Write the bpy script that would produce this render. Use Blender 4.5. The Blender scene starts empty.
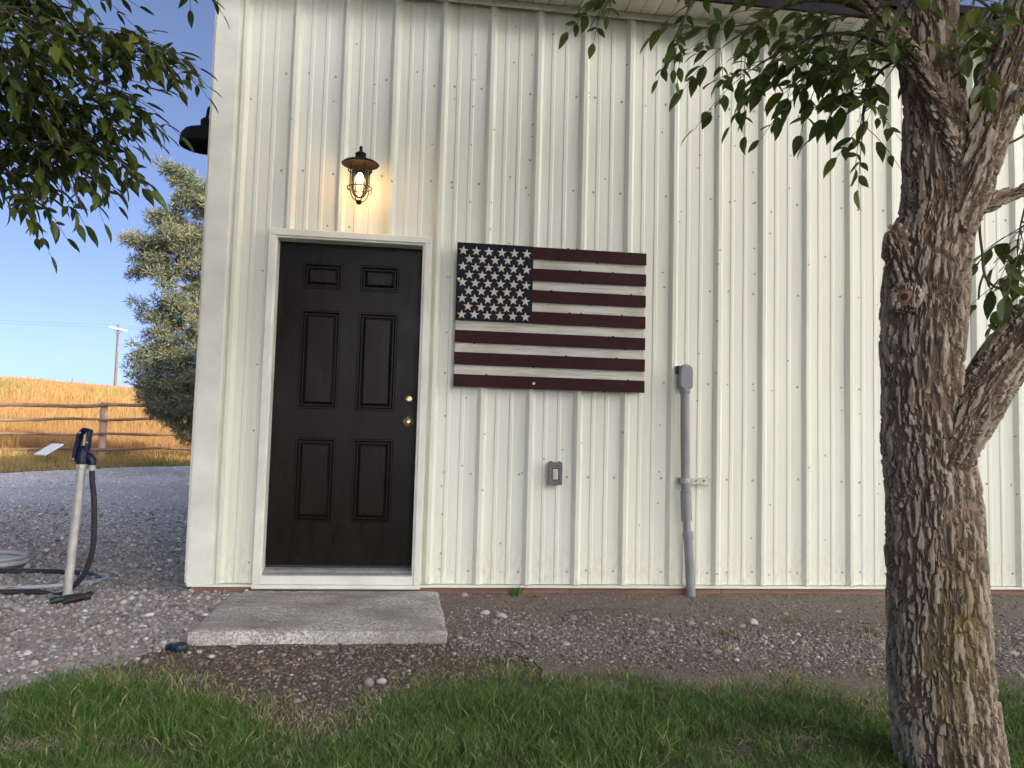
import bpy, bmesh, math, random
import numpy as np
from mathutils import Vector, Matrix

random.seed(7)
RNG = np.random.default_rng(11)
scene = bpy.context.scene
COL = scene.collection

# ------------------------------------------------------------------ camera
CAM_POS = Vector((-2.2669, -5.0777, 0.8757))
YAW, PITCH, ROLL = 0.1322, 0.0725, 0.0267
fwd = Vector((math.sin(YAW) * math.cos(PITCH), math.cos(YAW) * math.cos(PITCH), math.sin(PITCH)))
rgt0 = Vector((math.cos(YAW), -math.sin(YAW), 0))
upv0 = rgt0.cross(fwd)
rgt = math.cos(ROLL) * rgt0 + math.sin(ROLL) * upv0
upv = -math.sin(ROLL) * rgt0 + math.cos(ROLL) * upv0
cam_data = bpy.data.cameras.new('camera')
cam = bpy.data.objects.new('camera', cam_data)
COL.objects.link(cam)
mw = Matrix((rgt, upv, -fwd)).transposed().to_4x4()
mw.translation = CAM_POS
cam.matrix_world = mw
cam_data.sensor_width = 36.0
cam_data.lens = 820.0 / 1024.0 * 36.0
cam_data.clip_start = 0.05
cam_data.clip_end = 6000
scene.camera = cam

# ------------------------------------------------------------------ sky, sun, exposure
SUN_AZ = math.radians(-50)     # from +X: behind the viewer, to the right
SUN_EL = math.radians(20.5)
world = bpy.data.worlds.new('World')
scene.world = world
world.use_nodes = True
wn = world.node_tree.nodes
wl = world.node_tree.links
bg = wn['Background']
sky = wn.new('ShaderNodeTexSky')
sky.sky_type = 'NISHITA'
sky.sun_disc = False
sky.sun_elevation = SUN_EL
sky.sun_rotation = math.radians(90) - SUN_AZ
sky.altitude = 900
sky.air_density = 0.15
sky.dust_density = 5.0
sky.ozone_density = 1.5
bg.inputs['Strength'].default_value = 0.15
wl.new(sky.outputs['Color'], bg.inputs['Color'])

sun_data = bpy.data.lights.new('sun', 'SUN')
sun_data.energy = 2.0
sun_data.angle = math.radians(0.5)
sun_data.color = (1.0, 0.86, 0.66)
sun = bpy.data.objects.new('sun', sun_data)
COL.objects.link(sun)
sd = Vector((math.cos(SUN_EL) * math.cos(SUN_AZ), math.cos(SUN_EL) * math.sin(SUN_AZ), math.sin(SUN_EL)))
sun.rotation_euler = sd.to_track_quat('Z', 'Y').to_euler()
sun.location = (20, -24, 15)

vs = scene.view_settings
vs.view_transform = 'Standard'
vs.look = 'None'
vs.gamma = 1
vs.use_curve_mapping = False
vs.exposure = 2.03
scene.render.resolution_x = 1024
scene.render.resolution_y = 768

# ------------------------------------------------------------------ numpy noise
def _hash(ix, iy, iz, seed):
    h = (ix.astype(np.int64) * 374761393 + iy.astype(np.int64) * 668265263 + iz.astype(np.int64) * 2147483647 + seed * 974634777) & 0xffffffff
    h = ((h ^ (h >> 13)) * 1274126177) & 0xffffffff
    h = h ^ (h >> 16)
    return (h & 0xffff) / 65535.0

def vnoise(x, y, z=None, seed=0):
    x = np.asarray(x, float); y = np.asarray(y, float)
    z = np.zeros_like(x) if z is None else np.asarray(z, float)
    ix, iy, iz = np.floor(x), np.floor(y), np.floor(z)
    fx, fy, fz = x - ix, y - iy, z - iz
    fx = fx * fx * (3 - 2 * fx); fy = fy * fy * (3 - 2 * fy); fz = fz * fz * (3 - 2 * fz)
    r = 0
    for dx in (0, 1):
        for dy in (0, 1):
            for dz in (0, 1):
                w = (fx if dx else 1 - fx) * (fy if dy else 1 - fy) * (fz if dz else 1 - fz)
                r = r + w * _hash(ix + dx, iy + dy, iz + dz, seed)
    return r

def fbm(x, y, z=None, seed=0, oct=4):
    a, s, t = 0.5, 0.0, 0.0
    for o in range(oct):
        s = s + a * vnoise(np.asarray(x) * 2 ** o, np.asarray(y) * 2 ** o, None if z is None else np.asarray(z) * 2 ** o, seed + o)
        t += a; a *= 0.5
    return s / t

# ------------------------------------------------------------------ materials
def newmat(name):
    m = bpy.data.materials.new(name)
    m.use_nodes = True
    nt = m.node_tree
    return m, nt.nodes, nt.links, nt.nodes['Principled BSDF']

def coords(n, l, kind='Object', scale=(1, 1, 1)):
    tc = n.new('ShaderNodeTexCoord')
    mp = n.new('ShaderNodeMapping')
    mp.inputs['Scale'].default_value = scale
    l.new(tc.outputs[kind], mp.inputs['Vector'])
    return mp.outputs['Vector']

def noise(n, l, vec, scale, detail=4, rough=0.55, dist=0.0):
    t = n.new('ShaderNodeTexNoise')
    t.inputs['Scale'].default_value = scale
    t.inputs['Detail'].default_value = detail
    t.inputs['Roughness'].default_value = rough
    t.inputs['Distortion'].default_value = dist
    if vec is not None:
        l.new(vec, t.inputs['Vector'])
    return t.outputs['Fac']

def ramp(n, l, fac, stops, interp='LINEAR'):
    r = n.new('ShaderNodeValToRGB')
    r.color_ramp.interpolation = interp
    e = r.color_ramp.elements
    while len(e) < len(stops):
        e.new(0.5)
    for k, (p, c) in enumerate(stops):
        e[k].position = p
        e[k].color = (c[0], c[1], c[2], 1) if not isinstance(c, (int, float)) else (c, c, c, 1)
    l.new(fac, r.inputs['Fac'])
    return r.outputs['Color']

def mix(n, l, fac, a, b, mode='MIX'):
    m = n.new('ShaderNodeMix')
    m.data_type = 'RGBA'
    m.blend_type = mode
    for sock, v in ((m.inputs[0], fac), (m.inputs[6], a), (m.inputs[7], b)):
        if isinstance(v, (int, float)):
            sock.default_value = v
        elif isinstance(v, (tuple, list)):
            sock.default_value = (v[0], v[1], v[2], 1)
        else:
            l.new(v, sock)
    return m.outputs[2]

def bump(n, l, p, h, strength=0.3, dist=0.01, normal=None):
    b = n.new('ShaderNodeBump')
    b.inputs['Strength'].default_value = strength
    b.inputs['Distance'].default_value = dist
    l.new(h, b.inputs['Height'])
    if normal is not None:
        l.new(normal, b.inputs['Normal'])
    l.new(b.outputs['Normal'], p.inputs['Normal'])
    return b.outputs['Normal']

def simple(name, color, rough=0.5, metal=0.0, var=0.25, scale=8.0, bmp=0.15, bscale=60.0, spec=None, stretch=(1, 1, 1)):
    """one base colour broken up by two noises, with fine relief"""
    m, n, l, p = newmat(name)
    v = coords(n, l, 'Object', stretch)
    f1 = noise(n, l, v, scale, 5)
    dark = tuple(c * (1 - var) for c in color)
    lite = tuple(min(1, c * (1 + var * 0.7)) for c in color)
    c = ramp(n, l, f1, [(0.3, dark), (0.7, lite)])
    l.new(c, p.inputs['Base Color'])
    f2 = noise(n, l, v, bscale, 3)
    r = ramp(n, l, f2, [(0.3, max(0.02, rough - 0.1)), (0.7, min(1, rough + 0.1))])
    l.new(r, p.inputs['Roughness'])
    p.inputs['Metallic'].default_value = metal
    if spec is not None:
        p.inputs['Specular IOR Level'].default_value = spec
    if bmp:
        bump(n, l, p, f2, bmp, 0.004)
    return m

def attr_col(name, rough=0.7, trans=0.0, spec=0.3, bmp=0.0):
    """colour from the per-piece colour attribute 'tint'"""
    m, n, l, p = newmat(name)
    a = n.new('ShaderNodeAttribute')
    a.attribute_name = 'tint'
    l.new(a.outputs['Color'], p.inputs['Base Color'])
    p.inputs['Roughness'].default_value = rough
    p.inputs['Specular IOR Level'].default_value = spec
    if bmp:
        bump(n, l, p, noise(n, l, coords(n, l), 90, 4), bmp, 0.004)
    if trans:
        t = n.new('ShaderNodeBsdfTranslucent')
        l.new(a.outputs['Color'], t.inputs['Color'])
        ms = n.new('ShaderNodeMixShader')
        ms.inputs[0].default_value = trans
        out = n['Material Output']
        l.new(p.outputs[0], ms.inputs[1])
        l.new(t.outputs[0], ms.inputs[2])
        l.new(ms.outputs[0], out.inputs['Surface'])
    return m

M = {}

# painted steel siding
m, n, l, p = newmat('white_siding')
v = coords(n, l, 'Object')
big = noise(n, l, coords(n, l, 'Object', (1.2, 1.2, 0.25)), 1.6, 4)
base = ramp(n, l, big, [(0.3, (0.755, 0.770, 0.600)), (0.7, (0.80, 0.82, 0.675))])
strk = noise(n, l, coords(n, l, 'Object', (14, 14, 0.35)), 2.2, 5, 0.6)
base = mix(n, l, ramp(n, l, strk, [(0.52, 0.0), (0.8, 0.35)]), base, (0.52, 0.50, 0.40))
# insect marks and grime flecks
vor = n.new('ShaderNodeTexVoronoi'); vor.voronoi_dimensions = '2D'; vor.inputs['Scale'].default_value = 8.0
sxy = n.new('ShaderNodeSeparateXYZ'); cxy = n.new('ShaderNodeCombineXYZ')
l.new(v, sxy.inputs[0]); l.new(sxy.outputs['X'], cxy.inputs['X']); l.new(sxy.outputs['Z'], cxy.inputs['Y'])
l.new(cxy.outputs[0], vor.inputs['Vector'])
pick = n.new('ShaderNodeSeparateColor'); l.new(vor.outputs['Color'], pick.inputs['Color'])
near = n.new('ShaderNodeMath'); near.operation = 'LESS_THAN'; near.inputs[1].default_value = 0.050
wob = n.new('ShaderNodeMath'); wob.operation = 'MULTIPLY_ADD'; wob.inputs[1].default_value = 0.16
l.new(noise(n, l, v, 160, 2), wob.inputs[0]); wob.inputs[2].default_value = -0.075
addw = n.new('ShaderNodeMath'); addw.operation = 'ADD'
l.new(vor.outputs['Distance'], addw.inputs[0]); l.new(wob.outputs[0], addw.inputs[1])
l.new(addw.outputs[0], near.inputs[0])
sel = n.new('ShaderNodeMath'); sel.operation = 'GREATER_THAN'; sel.inputs[1].default_value = 0.85
l.new(pick.outputs['Red'], sel.inputs[0])
both = n.new('ShaderNodeMath'); both.operation = 'MULTIPLY'
l.new(near.outputs[0], both.inputs[0]); l.new(sel.outputs[0], both.inputs[1])
sc = n.new('ShaderNodeMath'); sc.operation = 'MULTIPLY'; sc.inputs[1].default_value = 0.75
l.new(both.outputs[0], sc.inputs[0])
base = mix(n, l, sc.outputs[0], base, (0.16, 0.14, 0.10))
spl = n.new('ShaderNodeMapRange'); spl.inputs[1].default_value = 0.0; spl.inputs[2].default_value = 0.38; spl.inputs[3].default_value = 0.55; spl.inputs[4].default_value = 0.0
l.new(sxy.outputs['Z'], spl.inputs[0])
splm = n.new('ShaderNodeMath'); splm.operation = 'MULTIPLY'; l.new(spl.outputs[0], splm.inputs[0])
l.new(ramp(n, l, noise(n, l, coords(n, l, 'Object', (3, 3, 1.2)), 14, 6, 0.75), [(0.45, 0.0), (0.72, 1.0)]), splm.inputs[1])
base = mix(n, l, splm.outputs[0], base, (0.42, 0.36, 0.27))
l.new(base, p.inputs['Base Color'])
p.inputs['Roughness'].default_value = 0.42
p.inputs['Specular IOR Level'].default_value = 0.45
bump(n, l, p, noise(n, l, coords(n, l, 'Object', (1, 1, 0.3)), 7, 3), 0.08, 0.01)
M['siding'] = m

M['trim_white'] = simple('trim_white', (0.76, 0.77, 0.635), 0.45, 0, 0.12, 5, 0.05, 40)
M['soffit'] = simple('soffit_white', (0.70, 0.68, 0.60), 0.5, 0, 0.10, 3, 0.05, 40)
M['roof_dark'] = simple('dark_roof_metal', (0.012, 0.011, 0.012), 0.7, 0.0, 0.2, 4, 0.05, 40, spec=0.15)
M['red_board'] = simple('weathered_red_board', (0.27, 0.15, 0.10), 0.85, 0, 0.35, 6, 0.5, 70, stretch=(0.3, 1, 2))
M['backing'] = simple('wall_backing', (0.5, 0.49, 0.45), 0.8, 0, 0.1)
M['screw_grey'] = simple('zinc_screw', (0.46, 0.46, 0.42), 0.5, 0.4, 0.3, 30, 0)

# painted door
m, n, l, p = newmat('black_door_paint')
v = coords(n, l, 'Object', (6, 6, 0.8))
g = noise(n, l, v, 5, 6, 0.65)
c = ramp(n, l, g, [(0.3, (0.0045, 0.0036, 0.0026)), (0.75, (0.0115, 0.0085, 0.0052))])
# scuffs low on the slab
sv = coords(n, l, 'Object', (9, 9, 22))
sf = ramp(n, l, noise(n, l, sv, 3, 6, 0.7), [(0.66, 0.0), (0.72, 1.0)])
tc = n.new('ShaderNodeTexCoord'); sx = n.new('ShaderNodeSeparateXYZ'); l.new(tc.outputs['Object'], sx.inputs[0])
low = n.new('ShaderNodeMapRange'); low.inputs[1].default_value = 0.12; low.inputs[2].default_value = 0.32
low.inputs[3].default_value = 0.55; low.inputs[4].default_value = 0.02
l.new(sx.outputs['Z'], low.inputs[0])
mm = n.new('ShaderNodeMath'); mm.operation = 'MULTIPLY'; l.new(sf, mm.inputs[0]); l.new(low.outputs[0], mm.inputs[1])
c = mix(n, l, mm.outputs[0], c, (0.22, 0.21, 0.20))
l.new(c, p.inputs['Base Color'])
l.new(ramp(n, l, noise(n, l, coords(n, l, 'Object', (3, 3, 1)), 4, 5), [(0.3, 0.24), (0.7, 0.38)]), p.inputs['Roughness'])
p.inputs['Specular IOR Level'].default_value = 0.13
bump(n, l, p, noise(n, l, coords(n, l, 'Object', (60, 60, 4)), 6, 4), 0.06, 0.003)
M['door'] = m

M['brass'] = simple('aged_brass', (0.55, 0.42, 0.22), 0.28, 1.0, 0.2, 30, 0.05)
M['alu'] = simple('dull_aluminium', (0.34, 0.34, 0.32), 0.5, 0.3, 0.2, 20, 0.1)
M['rubber'] = simple('black_rubber', (0.015, 0.015, 0.016), 0.6, 0, 0.3, 20, 0.1)
M['iron'] = simple('black_iron', (0.008, 0.007, 0.0065), 0.65, 0.0, 0.3, 30, 0.15, 90, spec=0.2)
M['bronze'] = simple('bronze_hood', (0.014, 0.008, 0.006), 0.6, 0.0, 0.4, 18, 0.2, 60, spec=0.2)
M['conduit'] = simple('grey_pvc', (0.255, 0.26, 0.25), 0.5, 0, 0.14, 9, 0.05, 40)
M['galv'] = simple('galvanised_steel', (0.45, 0.44, 0.40), 0.38, 0.85, 0.3, 25, 0.1)
M['galv_pipe'] = simple('old_galvanised_pipe', (0.50, 0.49, 0.42), 0.55, 0.25, 0.25, 14, 0.2, 70)
M['cast_grey'] = simple('cast_aluminium_box', (0.16, 0.155, 0.15), 0.45, 0.3, 0.3, 30, 0.2)
M['dark_gap'] = simple('dark_plastic', (0.02, 0.02, 0.02), 0.5, 0, 0.2)
M['ivory'] = simple('ivory_plastic', (0.62, 0.58, 0.48), 0.45, 0, 0.15, 60, 0.02)
M['blue_cast'] = simple('blue_cast_iron', (0.004, 0.007, 0.036), 0.4, 0.1, 0.3, 20, 0.15)
M['hose_black'] = simple('black_hose', (0.022, 0.022, 0.023), 0.55, 0, 0.4, 15, 0.2, 60)
M['hose_grey'] = simple('pale_grey_hose', (0.42, 0.43, 0.46), 0.5, 0, 0.2, 15, 0.1)
M['green_plastic'] = simple('green_plastic', (0.012, 0.035, 0.02), 0.5, 0, 0.3)
M['dish_white'] = simple('white_dish_plastic', (0.75, 0.76, 0.78), 0.4, 0, 0.06)
M['flag_red'] = simple('maroon_metal', (0.034, 0.005, 0.006), 0.6, 0.0, 0.3, 14, 0.1, 50, spec=0.2)
M['flag_navy'] = simple('navy_metal', (0.005, 0.008, 0.013), 0.6, 0.0, 0.3, 14, 0.1, 50, spec=0.2)
M['star_cream'] = simple('cream_star', (0.62, 0.58, 0.46), 0.6, 0, 0.2, 40, 0.1)
m, n, l, p = newmat('cream_plank')
g = noise(n, l, coords(n, l, 'Object', (1.2, 8, 20)), 4, 6, 0.65)
c = ramp(n, l, g, [(0.25, (0.40, 0.37, 0.28)), (0.5, (0.64, 0.62, 0.51)), (0.8, (0.74, 0.72, 0.62))])
c = mix(n, l, ramp(n, l, noise(n, l, coords(n, l), 5, 4), [(0.5, 0.0), (0.75, 0.5)]), c, (0.38, 0.34, 0.24))
l.new(c, p.inputs['Base Color']); p.inputs['Roughness'].default_value = 0.65
bump(n, l, p, g, 0.2, 0.003)
M['plank'] = m

# concrete step
m, n, l, p = newmat('worn_concrete')
v = coords(n, l, 'Object')
a = noise(n, l, v, 3.0, 6, 0.6)
c = ramp(n, l, a, [(0.25, (0.30, 0.26, 0.205)), (0.5, (0.45, 0.405, 0.335)), (0.75, (0.56, 0.51, 0.43))])
fine = noise(n, l, v, 110, 3, 0.7)
c = mix(n, l, ramp(n, l, fine, [(0.42, 0.75), (0.60, 0.0)]), c, (0.15, 0.14, 0.125))
c = mix(n, l, ramp(n, l, noise(n, l, coords(n, l, 'Object', (1.4, 2.4, 1)), 2.6, 5, 0.65), [(0.50, 0.0), (0.66, 0.55)]), c, (0.17, 0.135, 0.10))
patch = ramp(n, l, noise(n, l, coords(n, l, 'Object', (1, 1.8, 1)), 2.1, 4, 0.6), [(0.40, 0.0), (0.58, 0.95)])
spk = ramp(n, l, noise(n, l, v, 70, 4, 0.75), [(0.47, 0.0), (0.56, 1.0)])
c = mix(n, l, mix(n, l, 1.0, patch, spk, 'MULTIPLY'), c, (0.66, 0.65, 0.575))
l.new(c, p.inputs['Base Color']); p.inputs['Roughness'].default_value = 0.9
bump(n, l, p, fine, 0.5, 0.006)
M['concrete'] = m

# soil, gravel bed, field floor
def earth(name, stops, sc1, fsc, b=0.6):
    m, n, l, p = newmat(name)
    v = coords(n, l, 'Object')
    a = noise(n, l, v, sc1, 6, 0.65)
    f = noise(n, l, v, fsc, 5, 0.7)
    c = ramp(n, l, f, stops)
    c = mix(n, l, 0.55, c, ramp(n, l, a, [(0.3, 0.55), (0.7, 1.0)]), 'MULTIPLY')
    l.new(c, p.inputs['Base Color']); p.inputs['Roughness'].default_value = 0.95
    p.inputs['Specular IOR Level'].default_value = 0.2
    bump(n, l, p, f, b, 0.02)
    return m
M['soil'] = earth('brown_soil', [(0.3, (0.085, 0.064, 0.046)), (0.55, (0.17, 0.135, 0.10)), (0.75, (0.27, 0.225, 0.175))], 2.0, 55)
M['silt'] = earth('silty_gravel_soil', [(0.3, (0.14, 0.112, 0.084)), (0.55, (0.25, 0.208, 0.16)), (0.75, (0.38, 0.33, 0.265))], 1.6, 60)
M['field_soil'] = earth('straw_field_floor', [(0.3, (0.18, 0.105, 0.038)), (0.7, (0.31, 0.19, 0.07))], 0.5, 9)

m, n, l, p = newmat('crushed_gravel')
v = coords(n, l, 'Object')
vo = n.new('ShaderNodeTexVoronoi'); vo.inputs['Scale'].default_value = 26.0; l.new(v, vo.inputs['Vector'])
vo2 = n.new('ShaderNodeTexVoronoi'); vo2.inputs['Scale'].default_value = 9.0; l.new(v, vo2.inputs['Vector'])
bw = n.new('ShaderNodeRGBToBW'); l.new(vo.outputs['Color'], bw.inputs[0])
bw2 = n.new('ShaderNodeRGBToBW'); l.new(vo2.outputs['Color'], bw2.inputs[0])
c = ramp(n, l, bw.outputs[0], [(0.2, (0.46, 0.455, 0.455)), (0.5, (0.66, 0.655, 0.655)), (0.85, (0.82, 0.815, 0.815))])
c2 = ramp(n, l, bw2.outputs[0], [(0.2, (0.50, 0.495, 0.495)), (0.85, (0.72, 0.715, 0.715))])
c = mix(n, l, 0.45, c, c2)
a = ramp(n, l, noise(n, l, v, 0.5, 5, 0.6), [(0.35, (0.78, 0.74, 0.68)), (0.65, (1.0, 1.0, 1.0))])
c = mix(n, l, 1.0, c, a, 'MULTIPLY')
tcg = n.new('ShaderNodeTexCoord'); sg = n.new('ShaderNodeSeparateXYZ'); l.new(tcg.outputs['Object'], sg.inputs[0])
dirt = n.new('ShaderNodeMapRange'); dirt.inputs[1].default_value = -0.5; dirt.inputs[2].default_value = 7.0; dirt.inputs[3].default_value = 0.75; dirt.inputs[4].default_value = 0.0
l.new(sg.outputs['Y'], dirt.inputs[0])  # near end dirtied; far end coloured paler to make up for weak light
c = mix(n, l, dirt.outputs[0], c, mix(n, l, 1.0, c, (0.55, 0.48, 0.40), 'MULTIPLY'))
l.new(c, p.inputs['Base Color']); p.inputs['Roughness'].default_value = 0.9
bump(n, l, p, vo.outputs['Distance'], 0.3, 0.010)
M['gravel'] = m

M['stone'] = attr_col('loose_stone', 0.8, 0, 0.3, 0.3)
M['grass'] = attr_col('grass_blade', 0.55, 0.25, 0.35)
M['straw'] = attr_col('straw_blade', 0.7, 0.25, 0.2)
M['leaf'] = attr_col('ash_leaf', 0.42, 0.38, 0.45)
M['needle'] = attr_col('pine_needle', 0.6, 0.15, 0.3)

# leaves that are objects of their own
def leafmat(name, c):
    m, n, l, p = newmat(name)
    oi = n.new('ShaderNodeObjectInfo')
    cc = ramp(n, l, oi.outputs['Random'], [(0.0, tuple(x * 0.65 for x in c)), (0.8, c), (1.0, (c[0] * 1.9, c[1] * 1.35, c[2] * 0.9))])
    l.new(cc, p.inputs['Base Color']); p.inputs['Roughness'].default_value = 0.42
    t = n.new('ShaderNodeBsdfTranslucent'); l.new(cc, t.inputs['Color'])
    ms = n.new('ShaderNodeMixShader'); ms.inputs[0].default_value = 0.38
    l.new(p.outputs[0], ms.inputs[1]); l.new(t.outputs[0], ms.inputs[2])
    l.new(ms.outputs[0], n['Material Output'].inputs['Surface'])
    return m
M['leaf_obj'] = leafmat('single_ash_leaf', (0.100, 0.145, 0.028))

# bark: real relief by displacement along limb coordinates
m, n, l, p = newmat('furrowed_bark')
at = n.new('ShaderNodeAttribute'); at.attribute_name = 'barkco'
warp = n.new('ShaderNodeTexNoise'); warp.inputs['Scale'].default_value = 14.0; warp.inputs['Detail'].default_value = 3
wmap = n.new('ShaderNodeMapping'); wmap.inputs['Scale'].default_value = (1, 1, 0.45); l.new(at.outputs['Vector'], wmap.inputs['Vector'])
l.new(wmap.outputs[0], warp.inputs['Vector'])
wm = n.new('ShaderNodeVectorMath'); wm.operation = 'MULTIPLY_ADD'
l.new(warp.outputs['Color'], wm.inputs[0]); wm.inputs[1].default_value = (0.022, 0.022, 0.16); l.new(at.outputs['Vector'], wm.inputs[2])
mp = n.new('ShaderNodeMapping'); mp.inputs['Scale'].default_value = (1, 1, 0.16); l.new(wm.outputs[0], mp.inputs['Vector'])
def furrow(off, sc_, w0, w1):
    ad = n.new('ShaderNodeVectorMath'); ad.operation = 'ADD'; ad.inputs[1].default_value = (off, off * 1.7, off * 0.3); l.new(mp.outputs[0], ad.inputs[0])
    q = noise(n, l, ad.outputs[0], sc_, 2.0, 0.5)
    a = n.new('ShaderNodeMath'); a.operation = 'SUBTRACT'; a.inputs[1].default_value = 0.5; l.new(q, a.inputs[0])
    b = n.new('ShaderNodeMath'); b.operation = 'ABSOLUTE'; l.new(a.outputs[0], b.inputs[0])
    r = n.new('ShaderNodeMapRange'); r.interpolation_type = 'SMOOTHSTEP'; r.inputs[1].default_value = w0; r.inputs[2].default_value = w1; l.new(b.outputs[0], r.inputs[0])
    return r.outputs[0]
plate = n.new('ShaderNodeMath'); plate.operation = 'MULTIPLY'
l.new(furrow(0.0, 34.0, 0.005, 0.075), plate.inputs[0]); l.new(furrow(7.3, 42.0, 0.0, 0.07), plate.inputs[1])
mp2 = n.new('ShaderNodeMapping'); mp2.inputs['Scale'].default_value = (1, 1, 0.22); l.new(at.outputs['Vector'], mp2.inputs['Vector'])
fine = noise(n, l, mp2.outputs[0], 85, 6, 0.7)
hsum = n.new('ShaderNodeMath'); hsum.operation = 'MULTIPLY_ADD'; hsum.inputs[1].default_value = 0.42
l.new(fine, hsum.inputs[0]); l.new(plate.outputs[0], hsum.inputs[2])
dn = n.new('ShaderNodeDisplacement'); dn.inputs['Scale'].default_value = 0.017; dn.inputs['Midlevel'].default_value = 0.85
l.new(hsum.outputs[0], dn.inputs['Height'])
l.new(dn.outputs[0], n['Material Output'].inputs['Displacement'])
m.displacement_method = 'BOTH'
big = noise(n, l, at.outputs['Vector'], 5, 5, 0.6)
c = ramp(n, l, big, [(0.3, (0.15, 0.10, 0.06)), (0.5, (0.22, 0.155, 0.10)), (0.7, (0.30, 0.23, 0.16))])
crest = n.new('ShaderNodeMath'); crest.operation = 'MULTIPLY'
l.new(plate.outputs[0], crest.inputs[0]); l.new(ramp(n, l, fine, [(0.36, 0.10), (0.66, 0.95)]), crest.inputs[1])
c = mix(n, l, crest.outputs[0], c, (0.53, 0.468, 0.345))
# ochre lichen on the lower front
sx = n.new('ShaderNodeSeparateXYZ'); tc = n.new('ShaderNodeTexCoord'); l.new(tc.outputs['Object'], sx.inputs[0])
def bell(sock, c0, w):
    a = n.new('ShaderNodeMath'); a.operation = 'SUBTRACT'; a.inputs[1].default_value = c0; l.new(sock, a.inputs[0])
    b = n.new('ShaderNodeMath'); b.operation = 'ABSOLUTE'; l.new(a.outputs[0], b.inputs[0])
    r = n.new('ShaderNodeMapRange'); r.interpolation_type = 'SMOOTHSTEP'; r.inputs[1].default_value = 0; r.inputs[2].default_value = w
    r.inputs[3].default_value = 1; r.inputs[4].default_value = 0; l.new(b.outputs[0], r.inputs[0])
    return r.outputs[0]
lz = bell(sx.outputs['Z'], 0.33, 0.45); lx = bell(sx.outputs['X'], -0.60, 0.13)
lm_ = n.new('ShaderNodeMath'); lm_.operation = 'MULTIPLY'; l.new(lz, lm_.inputs[0]); l.new(lx, lm_.inputs[1])
lch = ramp(n, l, noise(n, l, at.outputs['Vector'], 22, 5, 0.7), [(0.40, 0.0), (0.58, 0.8)])
lf = mix(n, l, 1.0, lm_.outputs[0], lch, 'MULTIPLY')
c = mix(n, l, lf, c, (0.30, 0.245, 0.075))
l.new(c, p.inputs['Base Color']); p.inputs['Roughness'].default_value = 0.9; p.inputs['Specular IOR Level'].default_value = 0.2
M['bark'] = m
M['twig'] = simple('twig_bark', (0.11, 0.085, 0.06), 0.85, 0, 0.3, 20, 0.4, 90)
M['wood_cut'] = simple('weathered_cut_wood', (0.30, 0.17, 0.09), 0.8, 0, 0.45, 25, 0.4, 80)
M['dark_wood'] = simple('dark_heartwood', (0.05, 0.03, 0.02), 0.8, 0, 0.4, 25, 0.4, 80)
M['pine_bark'] = simple('reddish_pine_bark', (0.24, 0.13, 0.075), 0.9, 0, 0.35, 10, 0.6, 40)
M['rail_wood'] = simple('brown_rail_wood', (0.21, 0.145, 0.10), 0.85, 0, 0.35, 6, 0.5, 40, stretch=(0.3, 1, 1))
M['post_wood'] = simple('pale_post_wood', (0.42, 0.29, 0.20), 0.85, 0, 0.3, 6, 0.5, 40, stretch=(1, 1, 0.3))
M['pole_wood'] = simple('grey_pole_wood', (0.11, 0.078, 0.058), 0.85, 0, 0.2, 3, 0.2)
M['crossarm'] = simple('pale_crossarm_wood', (0.62, 0.58, 0.52), 0.8, 0, 0.1, 3, 0.1)

# clear lantern glass and bulb
m, n, l, p = newmat('lantern_glass')
gl = n.new('ShaderNodeBsdfGlossy'); gl.inputs['Roughness'].default_value = 0.08
tr = n.new('ShaderNodeBsdfTransparent'); tr.inputs['Color'].default_value = (0.96, 0.94, 0.90, 1)
fr = n.new('ShaderNodeFresnel'); fr.inputs['IOR'].default_value = 1.4
ms = n.new('ShaderNodeMixShader'); l.new(fr.outputs[0], ms.inputs[0]); l.new(tr.outputs[0], ms.inputs[1]); l.new(gl.outputs[0], ms.inputs[2])
l.new(ms.outputs[0], n['Material Output'].inputs['Surface'])
M['glass'] = m
m, n, l, p = newmat('lit_bulb')
p.inputs['Base Color'].default_value = (1, 0.8, 0.5, 1)
p.inputs['Emission Color'].default_value = (1.0, 0.66, 0.30, 1)
p.inputs['Emission Strength'].default_value = 12.0
M['bulb'] = m

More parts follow.
